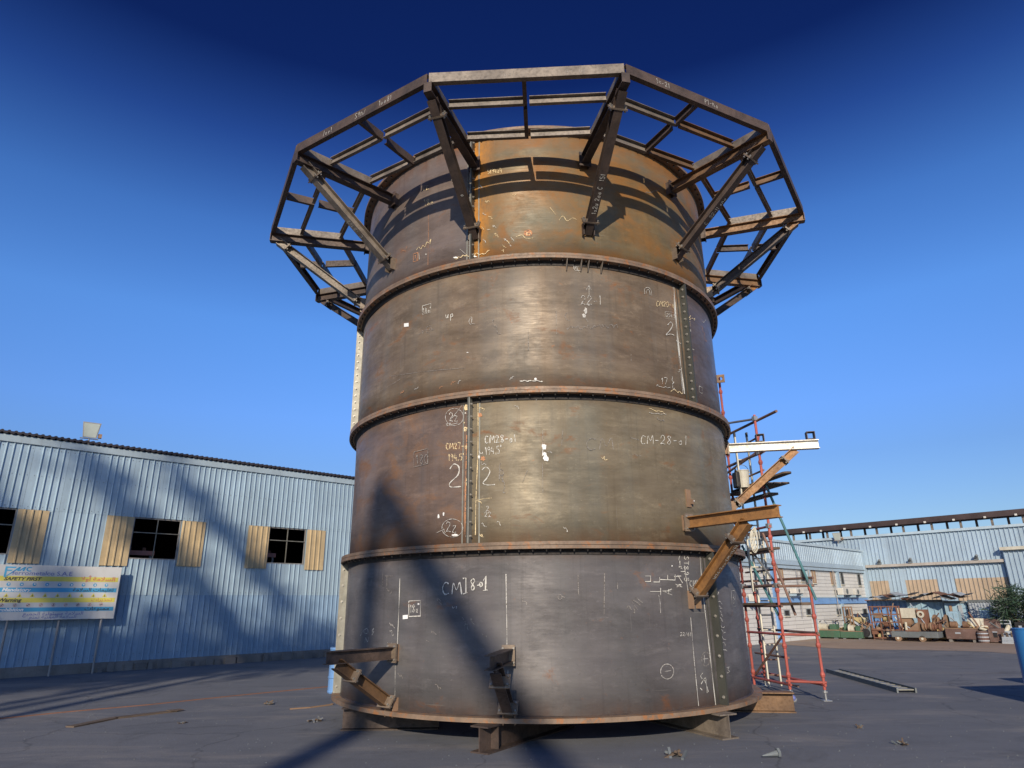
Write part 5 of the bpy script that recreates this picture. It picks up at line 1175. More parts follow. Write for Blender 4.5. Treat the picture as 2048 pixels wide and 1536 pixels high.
for i in range(14):
    m = MB(); c = s.P(rr.uniform(.05, .95), rr.uniform(.12, .72), rr.uniform(-.35, -.05))
    if i % 3 == 0: m.cyl(c, c+V*rr.uniform(.1, .25), rr.uniform(.07, .14), 12)
    elif i % 3 == 1: m.box(c, (rr.uniform(.15, .35), .2, rr.uniform(.12, .25)), V)
    else: m.cyl(c, c+Vector((rr.uniform(-.3, .3), .1, rr.uniform(-.4, .4))), .03, 6)
    sp_ = tag(m.build('spare_part', [M['rusty'], M['cream'], M['rusty_lt'], M['machine_g'], M['machine_y']][i % 5], e), None)
s = Site(1724, 1746, 1240, 1280, .2); e = s.e('engine_block', 'dark engine block with tangled pipes between yellow machine and tall rack', 'engine')
m = MB(); s.box(m, .1, .9, .1, .7, -.3, .2); m.build('block', M['machine_g'], e, bevel=.03); m = MB()
for i in range(7): m.cyl(s.P(rr.random(), rr.random(), .22), s.P(rr.random(), rr.random(), .3), .025, 6)
m.build('pipes', M['rusty_lt'], e); m = MB(); m.cyl(s.P(.5, .35, .2), s.P(.5, .35, .32), .18, 14); m.build('pulley', M['black'], e)
s = Site(1797, 1858, 1216, 1268, 1.0); e = s.e('press_machine', 'rusty press topped by a pale sheet-metal box', 'machine')
m = MB(); s.box(m, .02, .62, .68, 1.0, -.4, .1); m.build('control_box', M['cream'], e); m = MB(); s.box(m, .66, .96, .35, .95, -.4, .1); m.build('column', M['rusty'], e)
m = MB(); m.cyl(s.P(.05, .52, -.1), s.P(.45, .52, -.1), .22, 16); m.build('drum', M['rusty_lt'], e); m = MB(); s.box(m, 0, 1, .02, .36, -.45, .15); m.build('base', M['rusty'], e)
m = MB(); m.lathe(s.P(.8, .8, .12), [(.07, 0), (.15, .0), (.15, .04), (.07, .04)], 14, UO); m.build('dial', M['cream'], e)
m = MB()
for i in range(8):
    th = math.pi*(i/7); m.cyl(s.P(.3+.22*math.cos(th), .50-.33*math.sin(th), .2), s.P(.3+.22*math.cos(th+.45), .50-.33*math.sin(min(math.pi, th+.45)), .2), .03, 6)
m.build('hoop_handle', M['machine_g'], e)
s = Site(1788, 1881, 1262, 1283, -.6); e = s.e('grey_trailer', 'low grey flatbed trolley on small wheels in the scrap row', 'trolley')
m = MB(); s.box(m, 0, 1, .38, .95, -.7, .3); m.build('deck', M['machine_g'], e, bevel=.02)
for f in (.14, .66):
    for o in (-.55, .18):
        m = MB(); m.cyl(s.P(f, .3, o), s.P(f, .3, o+.12), s.zt*.30, 14); w_ = m.build('wheel', M['rusty_lt'], e); m = MB(); m.cyl(s.P(f, .3, o+.121), s.P(f, .3, o+.15), .05, 8); m.build('hub', M['cream'], w_)
sz = s.zt*.955
s = Site(1812, 1838, 1244, 1268, -.6); e = s.e('hopper_plate', 'brown wedge-shaped hopper lying on the grey trolley', 'hopper')
a_ = [s.W.p(s.a0, sz, .1), s.W.p(s.a1, sz, .1), s.W.p(s.a1, s.zt, .0), s.W.p(s.a1, s.zt, -.5), s.W.p(s.a1, sz, -.5), s.W.p(s.a0, sz, -.5)]
m = MB(); m.add(a_, [(0, 1, 2), (5, 3, 4), (0, 2, 3, 5), (1, 4, 3, 2), (0, 5, 4, 1)]); m.build('shell', M['rusty_lt'], e); m = MB(); s.W.box(m, s.a0, s.a1, sz+.002, sz+.05, .101, .14); m.build('lip', M['rusty'], e)
def spool(x0, x1, yt, yb, back, mat, label, stand=0.0, axis=None):
    s = Site(x0, x1, yt, yb, back); e = s.e('cable_spool', label, 'spool', 'spools and reels in the scrap row'); ax = axis or V
    zb = s.W.at((x0+x1)/2, yb)[1] if stand else 0; r_ = (s.zt-zb)/2; c = s.W.p(s.c, zb+r_, -.2); hw = s.w/2
    for q in (-1, 1):
        m = MB(); m.cyl(c+ax*(q*hw), c+ax*(q*(hw-.06)), r_, 20); m.build('disc', mat, e)
    m = MB(); m.cyl(c-ax*(hw-.061), c+ax*(hw-.061), r_*.6, 16); m.build('core', M['rusty'], e)
    for q in (-.35, .35): m = MB(); m.lathe(c+ax*(q*hw), [(r_*.61, -.03), (r_*.8, 0), (r_*.61, .03)], 16, ax); m.build('rib', mat, e)
spool(1843, 1862, 1245, 1262, -.6, M['rusty_lt'], 'brown spool on the grey trolley beside the hopper', 1)
spool(1863, 1880, 1247, 1262, -.6, M['rusty'], 'dark brown spool at the right end of the grey trolley', 1)
spool(1868, 1893, 1229, 1262, 1.2, M['rusty_lt'], 'large cable reel behind the grey trolley')
s = Site(1860, 1893, 1246, 1270, .4); e = s.e('yellow_gearbox', 'ochre yellow gearbox behind the trolley spools', 'gearbox')
m = MB(); s.box(m, .05, .95, .1, .75, -.3, .2); m.build('housing', M['machine_y'], e, bevel=.03); m = MB(); m.cyl(s.P(.3, .6, .2), s.P(.3, .6, .35), .14, 14); m.cyl(s.P(.75, .5, .2), s.P(.75, .5, .35), .1, 14); m.build('shafts', M['rusty'], e)
# small cabins and container behind the scrap
def cabin(x0, x1, yt, back, depth, mat, label, ribs, door=None, name='site_cabin'):
    s = Site(x0, x1, yt, 1262, back); e = s.e(name, label, 'cabin', 'cabins against the shed')
    m = MB(); s.box(m, 0, 1, 0, 1, -depth, 0); m.build('body', mat, e)
    for i in range(ribs): f = (i+.5)/ribs; m = MB(); s.box(m, f-.012, f+.012, .04, .95, .001, .035); m.build('rib', mat, e)
    m = MB(); s.box(m, 0, 1, .955, 1.02, .001, .05); m.build('top_rail', M['machine_g'], e)
    if door:
        for (f0, f1, z0, z1, mt) in door: m = MB(); s.box(m, f0, f1, z0, z1, .036, .06); m.build('panel_door', mt, e)
    return s, e
cabin(1818, 1891, 1201, 3.0, 2.2, M['pale_blue'], 'pale blue cabin with vertical seams behind the press', 6)
cabin(1893, 1938, 1203, 2.8, 2.2, M['pale_blue'], 'pale blue cabin with a door and an orange slip, middle of the three cabins', 2, [(.22, .34, .55, .9, M['rusty_lt']), (.62, .8, .2, .9, M['cabin_grey'])])
cabin(1941, 2000, 1201, 2.6, 2.4, M['cabin_grey'], 'grey ribbed container with a square blue panel', 10, [(.36, .68, .45, .80, M['pale_blue'])], 'shipping_container')
cabin(2002, 2030, 1202, 2.7, 2.3, M['cabin_grey'], 'plain grey cabin end beside the ribbed container', 1)
# heap of bent sheets on the cabin roofs
rr = random.Random(21)
for i in range(9):
    x0 = 1742+i*21; s = Site(x0, x0+rr.uniform(28, 46), 1197, 1201, 2.4); zz = s.zt
    e = s.e('bent_sheet', ('first', 'second', 'third', 'fourth', 'fifth', 'sixth', 'seventh', 'eighth', 'ninth')[i]+' bent rusty roof sheet from the left on the cabin roofs', 'metal sheet', 'bent sheets heaped on the cabin roofs')
    n_ = 7; vs = []
    for k in range(n_+1):
        f = k/n_; h = zz+.03+.10*math.sin(f*5+i)*rr.uniform(.4, 1)+.08*(i % 3)
        for o in (.35, -.9): vs.append(s.W.p(s.a0+s.w*f, h+(.05 if o < 0 else 0), o))
    m = MB(); q = [(2*k, 2*k+2, 2*k+3, 2*k+1) for k in range(n_)]; m.add(vs, q); m.add([v-up*.02 for v in vs], [tuple(reversed(t_)) for t_ in q])
    m.add([vs[0], vs[1], vs[1]-up*.02, vs[0]-up*.02], [(0, 1, 2, 3)]); o_ = m.build('sheet', M['rusty'] if i % 2 else M['cabin_grey'], e)
s = Site(1738, 1822, 1199, 1262, 3.2); e = s.e('lean_to', 'low blue ribbed lean-to between office corner and cabins', 'lean-to')
for i in range(9): m = MB(); s.box(m, i/9+.002, (i+1)/9-.002, 0, .97, 0, .03); s.box(m, i/9+.01, i/9+.022, 0, .97, .03, .06); m.build('wall_sheet', M['blue_strong'], e)
m = MB(); s.box(m, 0, 1, .972, 1.0, -2.0, .25); m.build('roof', M['rusty'], e)
s = Site(1897, 1921, 1223, 1262, 1.4); e = s.e('blue_cabinet', 'pale blue electrical cabinet standing open before the middle cabin', 'cabinet')
m = MB(); s.box(m, .1, .9, .12, 1, -.5, 0); m.build('body', M['pale_blue'], e); m = MB(); s.box(m, .12, .48, .3, .95, .001, .03); s.box(m, .52, .88, .3, .95, .001, .03); m.build('door', M['pale_blue'], e); m = MB(); s.box(m, .2, .5, .14, .28, .001, .02); m.build('vent', M['black'], e)
s = Site(1893, 1957, 1256, 1281, -.2); e = s.e('rusty_tank', 'long dark red rusty box tank on blocks', 'tank')
m = MB(); s.box(m, .02, .98, .22, .95, -.6, .2); m.build('body', M['rusty_red'], e, bevel=.02); m = MB(); s.box(m, 0, 1, .955, 1.0, -.62, .22); m.build('rim', M['rusty_lt'], e); m = MB(); s.box(m, .33, .5, .6, .7, .201, .215); m.build('label_plate', M['cabin_grey'], e)
for f in (.08, .82): m = MB(); s.box(m, f, f+.1, 0, .218, -.5, .15); m.build('block', M['conc'], e)
for i, (x0, x1) in enumerate(((1899, 1914), (1924, 1938))):
    s = Site(x0, x1, 1243, 1256, -.2); e = s.e('electric_motor', ('left' if i == 0 else 'right')+' of two finned motors lying on the rusty tank', 'motor', 'motors on the rusty tank')
    zb = s.W.at((x0+x1)/2, 1256)[1]+.01; r_ = (s.zt-zb)/2; c = s.W.p(s.c, zb+r_, -.1)
    m = MB(); m.cyl(c-V*s.w*.45, c+V*s.w*.45, r_, 16); m.build('body', M['rusty_lt'], e); m = MB()
    for k in range(5): m.cyl(c+V*s.w*(-.36+.18*k-.02), c+V*s.w*(-.36+.18*k+.02), r_*1.08, 14)
    m.build('fins', M['rusty'], e)
s = Site(1938, 2003, 1236, 1262, .6); e = s.e('bent_plate', 'long bent plate, half cream and half rust, before the ribbed container', 'plate')
m = MB(); vs = []
for k in range(9):
    f = k/8; z_ = s.zt*(1-.04*f); vs += [s.W.p(s.a0+s.w*f, z_, .1+.06*math.sin(k)), s.W.p(s.a0+s.w*f, z_*.62, .25+.05*math.sin(k*2))]
q = [(2*k, 2*k+2, 2*k+3, 2*k+1) for k in range(8)]
m.add(vs[:10], q[:4]); m.add([v+U*.03 for v in vs[:10]], [tuple(reversed(t_)) for t_ in q[:4]]); m.build('cream_half', M['cream'], e); m = MB(); m.add(vs[8:], q[:4]); m.add([v+U*.03 for v in vs[8:]], [tuple(reversed(t_)) for t_ in q[:4]]); m.build('rusty_half', M['rusty_red'], e)
m = MB()
for f in (.1, .5, .9): m.cyl(s.P(f, 0, .1), s.P(f, .8, -.1), .03, 6)
m.build('props', M['rusty'], e)
s = Site(1944, 1999, 1249, 1264, .2); e = s.e('pipe_bundle', 'tangle of pipes and brackets under the bent plate', 'pipes')
for i in range(12): m = MB(); m.cyl(s.P(rr.random(), rr.uniform(.1, .9), rr.uniform(-.2, .3)), s.P(rr.random(), rr.uniform(.1, 1), rr.uniform(-.2, .3)), rr.uniform(.02, .06), 7); m.build('pipe', [M['rusty'], M['cream'], M['rusty_lt']][i % 3], e)
s = Site(1955, 1977, 1262, 1282, -.4); e = s.e('banded_drum', 'dark drum with pale bands between the rusty tank and brown box', 'drum'); drum_parts(s, e, .5, 0, 1, 0, s.w/2, M['rusty_red'], M['cabin_grey'])
s = Site(1977, 2004, 1257, 1282, -.3); e = s.e('brown_crate', 'brown steel crate with a dark opening', 'crate')
m = MB(); s.box(m, 0, 1, .05, 1, -.6, .0); m.build('body', M['rusty_red'], e, bevel=.02); m = MB(); s.box(m, .38, .66, .4, .72, .001, .02); m.build('opening', M['black'], e); m = MB(); s.box(m, .35, .7, .73, .79, .001, .04); m.build('lip', M['cabin_grey'], e)
s = Site(2003, 2027, 1265, 1287, -.5); e = s.e('leaning_pallet', 'grey pallet leaning at the right end of the scrap row', 'pallet')
for i in range(6): f = i/6; m = MB(); m.box(s.P(.5, .08+f*.9, .1-f*.3), (s.w*.95, .03, s.zt/6*.82), V, (UO*.3+up)); m.build('slat', M['cabin_grey'], e)
for f in (.1, .5, .9): m = MB(); m.box(s.P(f, .5, -.1), (.07, .04, s.zt), V, (UO*.3+up)); m.build('bearer', M['wood'], e)
s = Site(2000, 2022, 1241, 1266, .6); e = s.e('pipe_stand', 'small pipe frame stand before the plain cabin end', 'stand')
for f in (0, 1): m = MB(); m.cyl(s.P(f, 0, 0), s.P(f, 1, 0), .03, 7); m.build('leg', M['cabin_grey'], e)
for z in (.5, .85, 1): m = MB(); m.cyl(s.P(0, z, 0), s.P(1, z, 0), .025, 7); m.build('bar', M['cabin_grey'], e)
s = Site(2030, 2062, 1240, 1270, .5); e = s.e('dark_generator', 'dark generator box at the right edge behind the blue pipe', 'generator')
m = MB(); s.box(m, 0, 1, .1, .9, -.6, 0); m.build('body', M['black'], e, bevel=.02); m = MB(); s.box(m, .25, .45, .4, .75, .001, .03); m.build('panel', M['cabin_grey'], e); m = MB(); s.box(m, 0, 1, .0, .098, -.5, .0); m.build('skid', M['rusty'], e)
def scrap_pile(x0, x1, yt, yb, back, n_, seed, label):
    s = Site(x0, x1, yt, yb, back); e = s.e('scrap_pile', label, 'scrap heap', 'heaps of small scrap along the row'); rr = random.Random(seed)
    mats = [M['rusty'], M['rusty_lt'], M['cream'], M['machine_g'], M['rusty_red'], M['cabin_grey'], M['black'], M['machine_y']]
    for i in range(n_):
        f = rr.random(); z = rr.uniform(.05, .85)*(1-.4*abs(f-.5)); c = s.P(f, z, rr.uniform(-.35, .25)); m = MB(); k = i % 5; q = rr.uniform(.5, 1)
        d = Vector((rr.uniform(-1, 1), rr.uniform(-1, 1), rr.uniform(-.6, .6))).normalized()
        if k == 0: m.cyl(c, c+d*rr.uniform(.15, .5), .09*q, 10)
        elif k == 1: m.box(c, (.38*q, .22*q, .12*q), d)
        elif k == 2: m.cyl(c, c+(d+up*.6)*rr.uniform(.3, .8), .025, 6)
        elif k == 3: m.lathe(c, [(.08*q, -.04), (.17*q, -.04), (.17*q, .04), (.08*q, .04), (.08*q, -.04)], 12, d)
        else: m.prism(C_prof(.12*q, .07*q, .015), c, c+d*rr.uniform(.3, .9))
        m.build('scrap_piece', mats[rr.randrange(len(mats))], e)
scrap_pile(1640, 1700, 1246, 1270, .8, 26, 1, 'small scrap heaped behind the two green lathes')
scrap_pile(1728, 1800, 1236, 1274, .7, 46, 2, 'tangled scrap heaped behind and round the tall rack')
scrap_pile(1800, 1895, 1240, 1268, .9, 44, 3, 'rusty scrap heaped behind the grey trolley')
scrap_pile(1896, 1960, 1246, 1266, 1.0, 24, 4, 'scrap heaped behind the rusty tank')
scrap_pile(1955, 2030, 1254, 1282, .2, 34, 5, 'mixed scrap at the right end of the row')
scrap_pile(1598, 1632, 1258, 1272, .3, 14, 6, 'little scrap heap between barrel and first lathe')
# rail along the row
s = Site(1500, 1700, 1240, 1270, .5); e = s.e('pipe_rail', 'thin horizontal pipe rail before the office wall', 'rail')
m = MB(); m.cyl(s.P(0, 1, 0), s.P(1, 1, 0), .022, 6); m.build('bar', M['post'], e)
for f in (.02, .35, .68, .99): m = MB(); m.cyl(s.P(f, 0, 0), s.P(f, .97, 0), .022, 6); m.build('leg', M['post'], e)

# palm-like bush at the right edge
def leafy(name, P, h, r_, n_, label, cat, size, mat=M['leaf'], trunk_h=None, seed=1, clumps=14, fronds=.28):
    e = empty(name, tuple(P), label, cat); P = Vector(P); rr = random.Random(seed)
    th = trunk_h if trunk_h is not None else h*.4
    m = MB(); top = P+Vector((rr.uniform(-.3, .3), rr.uniform(-.3, .3), th)); m.cyl(P, P.lerp(top, .5)+Vector((.1, 0, 0)), r_*.07+.05, 8, r_*.055+.03); m.cyl(P.lerp(top, .5)+Vector((.1, 0, 0)), top, r_*.055+.03, 8, r_*.04+.02)
    tips = []
    for i in range(clumps):
        d = Vector((rr.gauss(0, 1), rr.gauss(0, 1), rr.gauss(0, .8))).normalized(); q = rr.uniform(.35, 1)
        c = P+up*(th+(h-th)/2)+Vector((d.x*r_*q, d.y*r_*q, d.z*(h-th)/2*q)); tips.append(c)
        mm_ = top.lerp(c, .5)+Vector((rr.uniform(-.2, .2), rr.uniform(-.2, .2), 0)); m.cyl(top, mm_, .05*r_/2, 5, .035*r_/2, False); m.cyl(mm_, c, .035*r_/2, 5, .01, False)
    m.build('trunk', M['trunk'], e)
    vs, fs = [], []
    for i in range(n_):
        c = rr.choice(tips); cr_ = r_*.30
        p = c+Vector((rr.gauss(0, cr_*.55), rr.gauss(0, cr_*.55), rr.gauss(0, cr_*.5)))
        a = Vector((rr.gauss(0, 1), rr.gauss(0, 1), rr.gauss(0, .8))).normalized(); b = a.orthogonal().normalized(); b = (b*math.cos(rr.random()*6)+a.cross(b)*math.sin(rr.random()*6))
        s_ = size*rr.uniform(.6, 1.3); k = len(vs); vs += [p, p+a*s_*.5+b*s_*fronds, p+a*s_, p+a*s_*.5-b*s_*fronds]; fs.append((k, k+1, k+2, k+3))
    m = MB(); m.v = vs; m.f = fs; m.build('crown', mat, e)
    return e
BW = Wall(WR.P0+U*1.2, V, -U); P = BW.p(BW.at(2052, 1225)[0], 0)
leafy('palm_bush', P, BW.at(2046, 1168)[1], 1.15, 4200, 'dark feathery bush at the right edge beside the plain cabin', 'bush', .42, mat=M['leaf_dark'], trunk_h=.4, seed=6, clumps=16, fronds=.045)


# =================================================================== SCAFFOLD, LADDER AND WHAT HANGS ON THEM
SA, SBp, SC, SD = Vector((4.86, 14.75, 0)), Vector((5.07, 13.42, 0)), Vector((5.58, 13.12, 0)), Vector((5.33, 15.45, 0))
scaf = empty('scaffold_tower', (5.1, 14.1, 0), 'narrow red tube scaffold tower against the right side of the steel tower', 'scaffold')
def tube(p, q, r_, mat, name, parent=scaf, n=10): m = MB(); m.cyl(p, q, r_, n); return m.build(name, mat, parent, smooth=False)
def standard(P, z0, z1, mat=M['red']):
    o = tube(P+up*z0, P+up*z1, .026, mat, 'standard')
    z = z0+.25
    while z < z1-.05:
        m = MB(); m.lathe(P+up*z, [(.026, -.05), (.036, -.04), (.046, -.0), (.036, .04), (.026, .05)], 10); m.build('cup_joint', mat, o); z += .5
    m = MB(); m.cyl(P, P+up*z0, .018, 8); m.box(P+up*.006, (.15, .15, .012)); m.lathe(P+up*(z0-.02), [(.018, -.03), (.045, -.03), (.045, .0), (.018, .0)], 8); m.build('base_jack', M['galv'], o)
standard(SA, .10, 6.72); standard(SBp, .16, 5.42); standard(SC, .18, 2.08); standard(SD, .12, 2.1, M['red'])
def led_(p, q, z, mat=M['red'], ext=.05, r_=.024):
    d = (q-p).normalized(); tube(p+up*z-d*ext, q+up*z+d*ext, r_, mat, 'ledger')
led_(SA, SBp, .24); led_(SBp, SC, .30); led_(SC, SD, .26); led_(SD, SA, .28)
led_(SA, SBp, 1.11); led_(SBp, SC, 1.11); led_(SD, SC, 1.14, M['rustpipe']); led_(SA, SBp, 1.62, M['rustpipe'], .1); led_(SA, SBp, 2.0, M['rustpipe'], .1, .03); led_(SBp, SC, 1.98, M['rustpipe'], .08)
led_(SA+Vector((.1, .2, 0)), SC, 2.12, M['rustpipe'], .12); led_(SA, SBp, 2.64, M['rustpipe']); led_(SA, SBp, 3.12); led_(SA, SBp, 3.85, M['rustpipe'], .1, .03); led_(SA, SBp, 4.60, M['rustpipe'], .2, .03); led_(SA, SBp+Vector((.15, -.5, 0)), 5.30, M['rustpipe'], .2, .028)
tube(SBp+up*5.33, SA+up*5.62+Vector((-.2, .3, 0)), .025, M['galv'], 'guard_rail'); tube(SBp+up*4.72+Vector((.1, -.2, 0)), SA+up*4.42+Vector((-.1, .1, 0)), .025, M['rustpipe'], 'guard_rail')
tube(SBp+up*3.95+Vector((.02, -.06, 0)), SC+up*1.72+Vector((.06, -.06, 0)), .025, M['teal'], 'brace'); tube(SA+up*2.85+Vector((.06, -.06, 0)), SBp+up*1.45+Vector((.0, .10, 0)), .025, M['teal'], 'brace')
tube(SBp+up*3.0+Vector((-.1, .1, 0)), SC+up*1.45+Vector((-.28, .15, 0)), .024, M['rustpipe'], 'brace')
tube(SBp+Vector((.2, .1, .20)), SD+Vector((0, 0, .15)), .02, M['rustpipe'], 'brace')
for P_ in (SC+up*2.05, SBp+up*5.34, SBp+up*4.62, SA+up*2.02, SBp+up*2.0, SBp+up*3.13): m = MB(); m.box(P_, (.09, .08, .09), (1, .3, 0)); m.build('coupler', M['galv'], scaf)
# ladders tied inside the scaffold
def ladder(pl, pr, z0, z1, mat, label, step=.28, lean=Vector((0, 0, 0))):
    e = empty('ladder', tuple((pl+pr)/2), label, 'ladder', 'ladders tied inside the scaffold')
    for p in (pl, pr):
        q = MB(); d = (pr-pl).normalized(); q.box(p+up*(z0+z1)/2+lean*.5, (.028, .06, z1-z0), d, (up*(z1-z0)+lean)); q.build('rail', mat, e)
        q = MB(); q.box(p+up*(z1+.02)+lean, (.034, .066, .10), d); q.build('rail_cap', M['black'], e)
    z = z0+.2
    while z < z1-.1:
        f = (z-z0)/(z1-z0); q = MB(); q.cyl(pl+up*z+lean*f, pr+up*z+lean*f, .014, 6); q.build('rung', mat if int(z*10) % 3 else M['rustpipe'], e); z += step
def azp(t_, y_): return Vector((t_*y_, y_, 0))
ladder(azp(.349, 14.35), azp(.364, 14.35)+Vector((.03, 0, 0)), .12, 2.95, M['ladder'], 'lower pale ladder inside the scaffold')
ladder(azp(.343, 14.15), azp(.361, 14.15)+Vector((.01, 0, 0)), 1.9, 5.15, M['ladder'], 'upper cream ladder inside the scaffold')
# planks and bucket
pk = empty('scaffold_planks', tuple(SA+up*3.95), 'dark planks laid across the scaffold below the bucket', 'planks')
for i in range(3):
    m = MB(); p = SA+Vector((-.05+.17*i, .1, 3.96)); q = SBp+Vector((.06+.17*i, -.15, 3.96)); m.box((p+q)/2, ((q-p).length, .16, .035), (q-p)); m.build('plank', M['wood'], pk)
for nm_, P_, Q_, mt_, lb_ in (('lower_plank', SA+Vector((-.05, .1, 1.66)), SBp+Vector((.30, -.55, 1.66)), M['wood'], 'dark plank laid across the scaffold low down, beside the steel tower'),
                             ('middle_plank', SA+Vector((-.05, .2, 3.74)), SBp+Vector((.10, -.2, 3.74)), M['wood'], 'dark plank just below the bucket planks on the scaffold'),
                             ('upper_plank', SA+Vector((.05, .1, 2.70)), SBp+Vector((.06, .0, 2.70)), M['wood'], 'short dark plank on the scaffold behind the orange strut')):
    e = empty('scaffold_plank', tuple(P_), lb_, 'plank', 'single planks on the scaffold')
    m = MB(); m.box((P_+Q_)/2, ((Q_-P_).length, .22, .045), (Q_-P_)); m.build('board', mt_, e)
    m = MB(); m.box(P_.lerp(Q_, .97), (.02, .225, .05), (Q_-P_)); m.build('end_band', M['galv'], e)
for z_ in (.70, 2.30, 3.45, 4.25, 4.95): led_(SA+Vector((.12, .05, 0)), SBp+Vector((.04, .02, 0)), z_, M['rustpipe'], .03, .02)
tube(SBp+up*2.0+Vector((.03, .05, 0)), SA+up*3.1+Vector((.05, 0, 0)), .022, M['galv'], 'brace'); tube(SA+up*.3+Vector((.05, 0, 0)), SBp+up*1.1, .022, M['rustpipe'], 'brace')
lp = empty('loose_plank', tuple(SBp+up*4.0), 'long plank with a rounded end jutting out over the scaffold to the right', 'plank')
p, q = SA+Vector((.05, .0, 4.02)), onz(1572, 946, 4.16); m = MB(); m.box((p+q)/2, ((q-p).length, .20, .035), (q-p)); m.build('board', M['wood'], lp); m = MB(); m.cyl(q-up*.018, q+up*.018, .10, 16); m.build('rounded_end', M['wood'], lp)
P = azp(.348, 14.15)+up*4.0; bk = empty('mesh_basket', tuple(P), 'yellowish basket standing on the scaffold planks', 'bucket')
m = MB(); m.lathe(P, [(0, .01), (.115, .01), (.14, .36), (.15, .36), (.15, .38), (.135, .38), (.11, .03), (0, .03)], 18); m.build('body', M['lamp'], bk)
m = MB()
for k in range(10): th = math.pi*k/9; m.cyl(P+Vector((.14*math.cos(th), .0, .37+.14*math.sin(th))), P+Vector((.14*math.cos(th+.35), 0, .37+.14*math.sin(min(math.pi, th+.35)))), .006, 5)
m.build('handle', M['post'], bk)
P = azp(.338, 14.1)+up*4.0; bk = empty('black_toolbag', tuple(P), 'black tool bag left of the yellowish basket on the planks', 'bag')
m = MB(); m.box(P+up*.17, (.10, .2, .34), (1, .15, 0)); m.build('body', M['black'], bk, bevel=.03); m = MB(); m.cyl(P+Vector((0, -.06, .34)), P+Vector((0, .0, .42)), .01, 5); m.cyl(P+Vector((0, .06, .34)), P+Vector((0, .0, .42)), .01, 5); m.build('handle', M['black'], bk)
# white rope hank
P = onplane(1505, 1062, SBp+Vector((0, -.08, 0)), Vector((0, 1, 0))); rp_ = empty('rope_hank', tuple(P), 'hank of cream rope hanging on the scaffold below the orange bracket', 'rope')
for k in range(4):
    m = MB(); r_ = .03+.012*k
    for i in range(14):
        t0, t1 = 2*math.pi*i/14, 2*math.pi*(i+1)/14; f_ = lambda t_: P+Vector((r_*math.cos(t_)-.02*k+.05, -.01*k, -.14+.22*math.sin(t_)-.02*k)); m.cyl(f_(t0), f_(t1), .010, 5)
    m.build('loop', M['ladder'], rp_)
# castor / blue rag bundle by the front foot
P = onz(1584, 1412); cs = empty('rag_bundle', tuple(P), 'blue and white rag bundle tied at the foot of the front scaffold tube', 'rag bundle')
for k in range(6): m = MB(); th = k*1.05; c = P+Vector((.05*math.cos(th), .03*math.sin(th), .09+.02*(k % 3))); m.lathe(c, [(0, -.045), (.035, -.03), (.05, 0), (.035, .03), (0, .045)], 7, Vector((math.cos(k), math.sin(k), .6))); m.build('fold', M['sg_violet'] if k % 2 else M['galv'], cs)
# long ladder lying on the ground
p0, p1, q1, q0 = onz(1653, 1345), onz(1796, 1386), onz(1833, 1386), onz(1680, 1345)
gl = empty('ground_ladder', tuple((p0+q1)/2), 'long grey stepped ladder lying on the ground right of the scaffold', 'ladder')
for a, b in ((p0, p1), (q0, q1)):
    m = MB(); m.box((a+b)/2+up*.045, ((b-a).length, .03, .09), (b-a)); m.build('rail', M['machine_g'], gl)
for k in range(15):
    f = (k+.5)/15; m = MB(); a, b = p0.lerp(p1, f), q0.lerp(q1, f); m.box((a+b)/2+up*.05, ((b-a).length-.03, .16, .02), (b-a)); m.build('tread', M['gal2'], gl)

# =================================================================== LITTER AND STRIPS ON THE YARD
def strip(pts, w_, h_, mat, name, label, cat):
    P0 = onz(*pts[0]); e = empty(name, tuple(P0), label, cat); m = MB(); W_ = [onz(*p) for p in pts]
    for a, b in zip(W_[:-1], W_[1:]): m.box((a+b)/2+up*h_/2, ((b-a).length+.01, w_, h_), (b-a))
    m.build('length', mat, e)
    m = MB(); m.box(W_[-1]+up*(h_+.004), (w_*1.4, w_*1.2, .008), (W_[-1]-W_[-2])); m.build('end_piece', mat, e)
strip([(0, 1438), (140, 1424), (300, 1410), (460, 1393), (665, 1373)], .022, .016, M['rusty'], 'long_pipe', 'thin rusty pipe lying across the yard from the left edge to the tower', 'pipe')
strip([(140, 1455), (230, 1437), (350, 1423)], .16, .02, M['wood'], 'dark_plank', 'dark plank lying on the yard in front of the long pipe', 'plank')
strip([(580, 1419), (620, 1416), (664, 1410)], .03, .02, M['rusty_lt'], 'short_pipe', 'short rusty rod lying by the left edge of the tower', 'rod')
def litter(x, y, s_, label, seed, mats=(M['wood'], M['machine_g'])):
    P = onz(x, y); e = empty('debris', tuple(P), label, 'debris', 'scraps lying on the yard'); rr = random.Random(seed)
    for k in range(7):
        d = Vector((rr.uniform(-1, 1), rr.uniform(-1, 1), rr.uniform(.0, .5))); c = P+Vector((rr.uniform(-1, 1), rr.uniform(-1, 1), 0))*s_*.4+up*s_*.12
        m = MB(); m.box(c, (s_*rr.uniform(.4, .9), s_*.12, s_*.10), d); m.build('scrap', mats[k % 2], e)
litter(540, 1409, .20, 'dark tangled scrap on the yard left of the tower', 1); litter(628, 1444, .18, 'grey scrap just left of the left support beam', 2, (M['galv'], M['wood']))
litter(1358, 1516, .26, 'dark twisted rag near the bottom edge right of centre', 3); litter(364, 1447, .10, 'tiny dark chip on the left of the yard', 4); litter(1800, 1490, .16, 'thin dark twig on the yard at lower right', 5); litter(1717, 1455, .12, 'small dark chip on the yard below the long ladder', 6)
P = onz(1545, 1516); bt = empty('lost_bolt', tuple(P), 'dark cone-shaped bolt lying near the bottom edge', 'bolt'); d = Vector((1, .1, .12)).normalized()
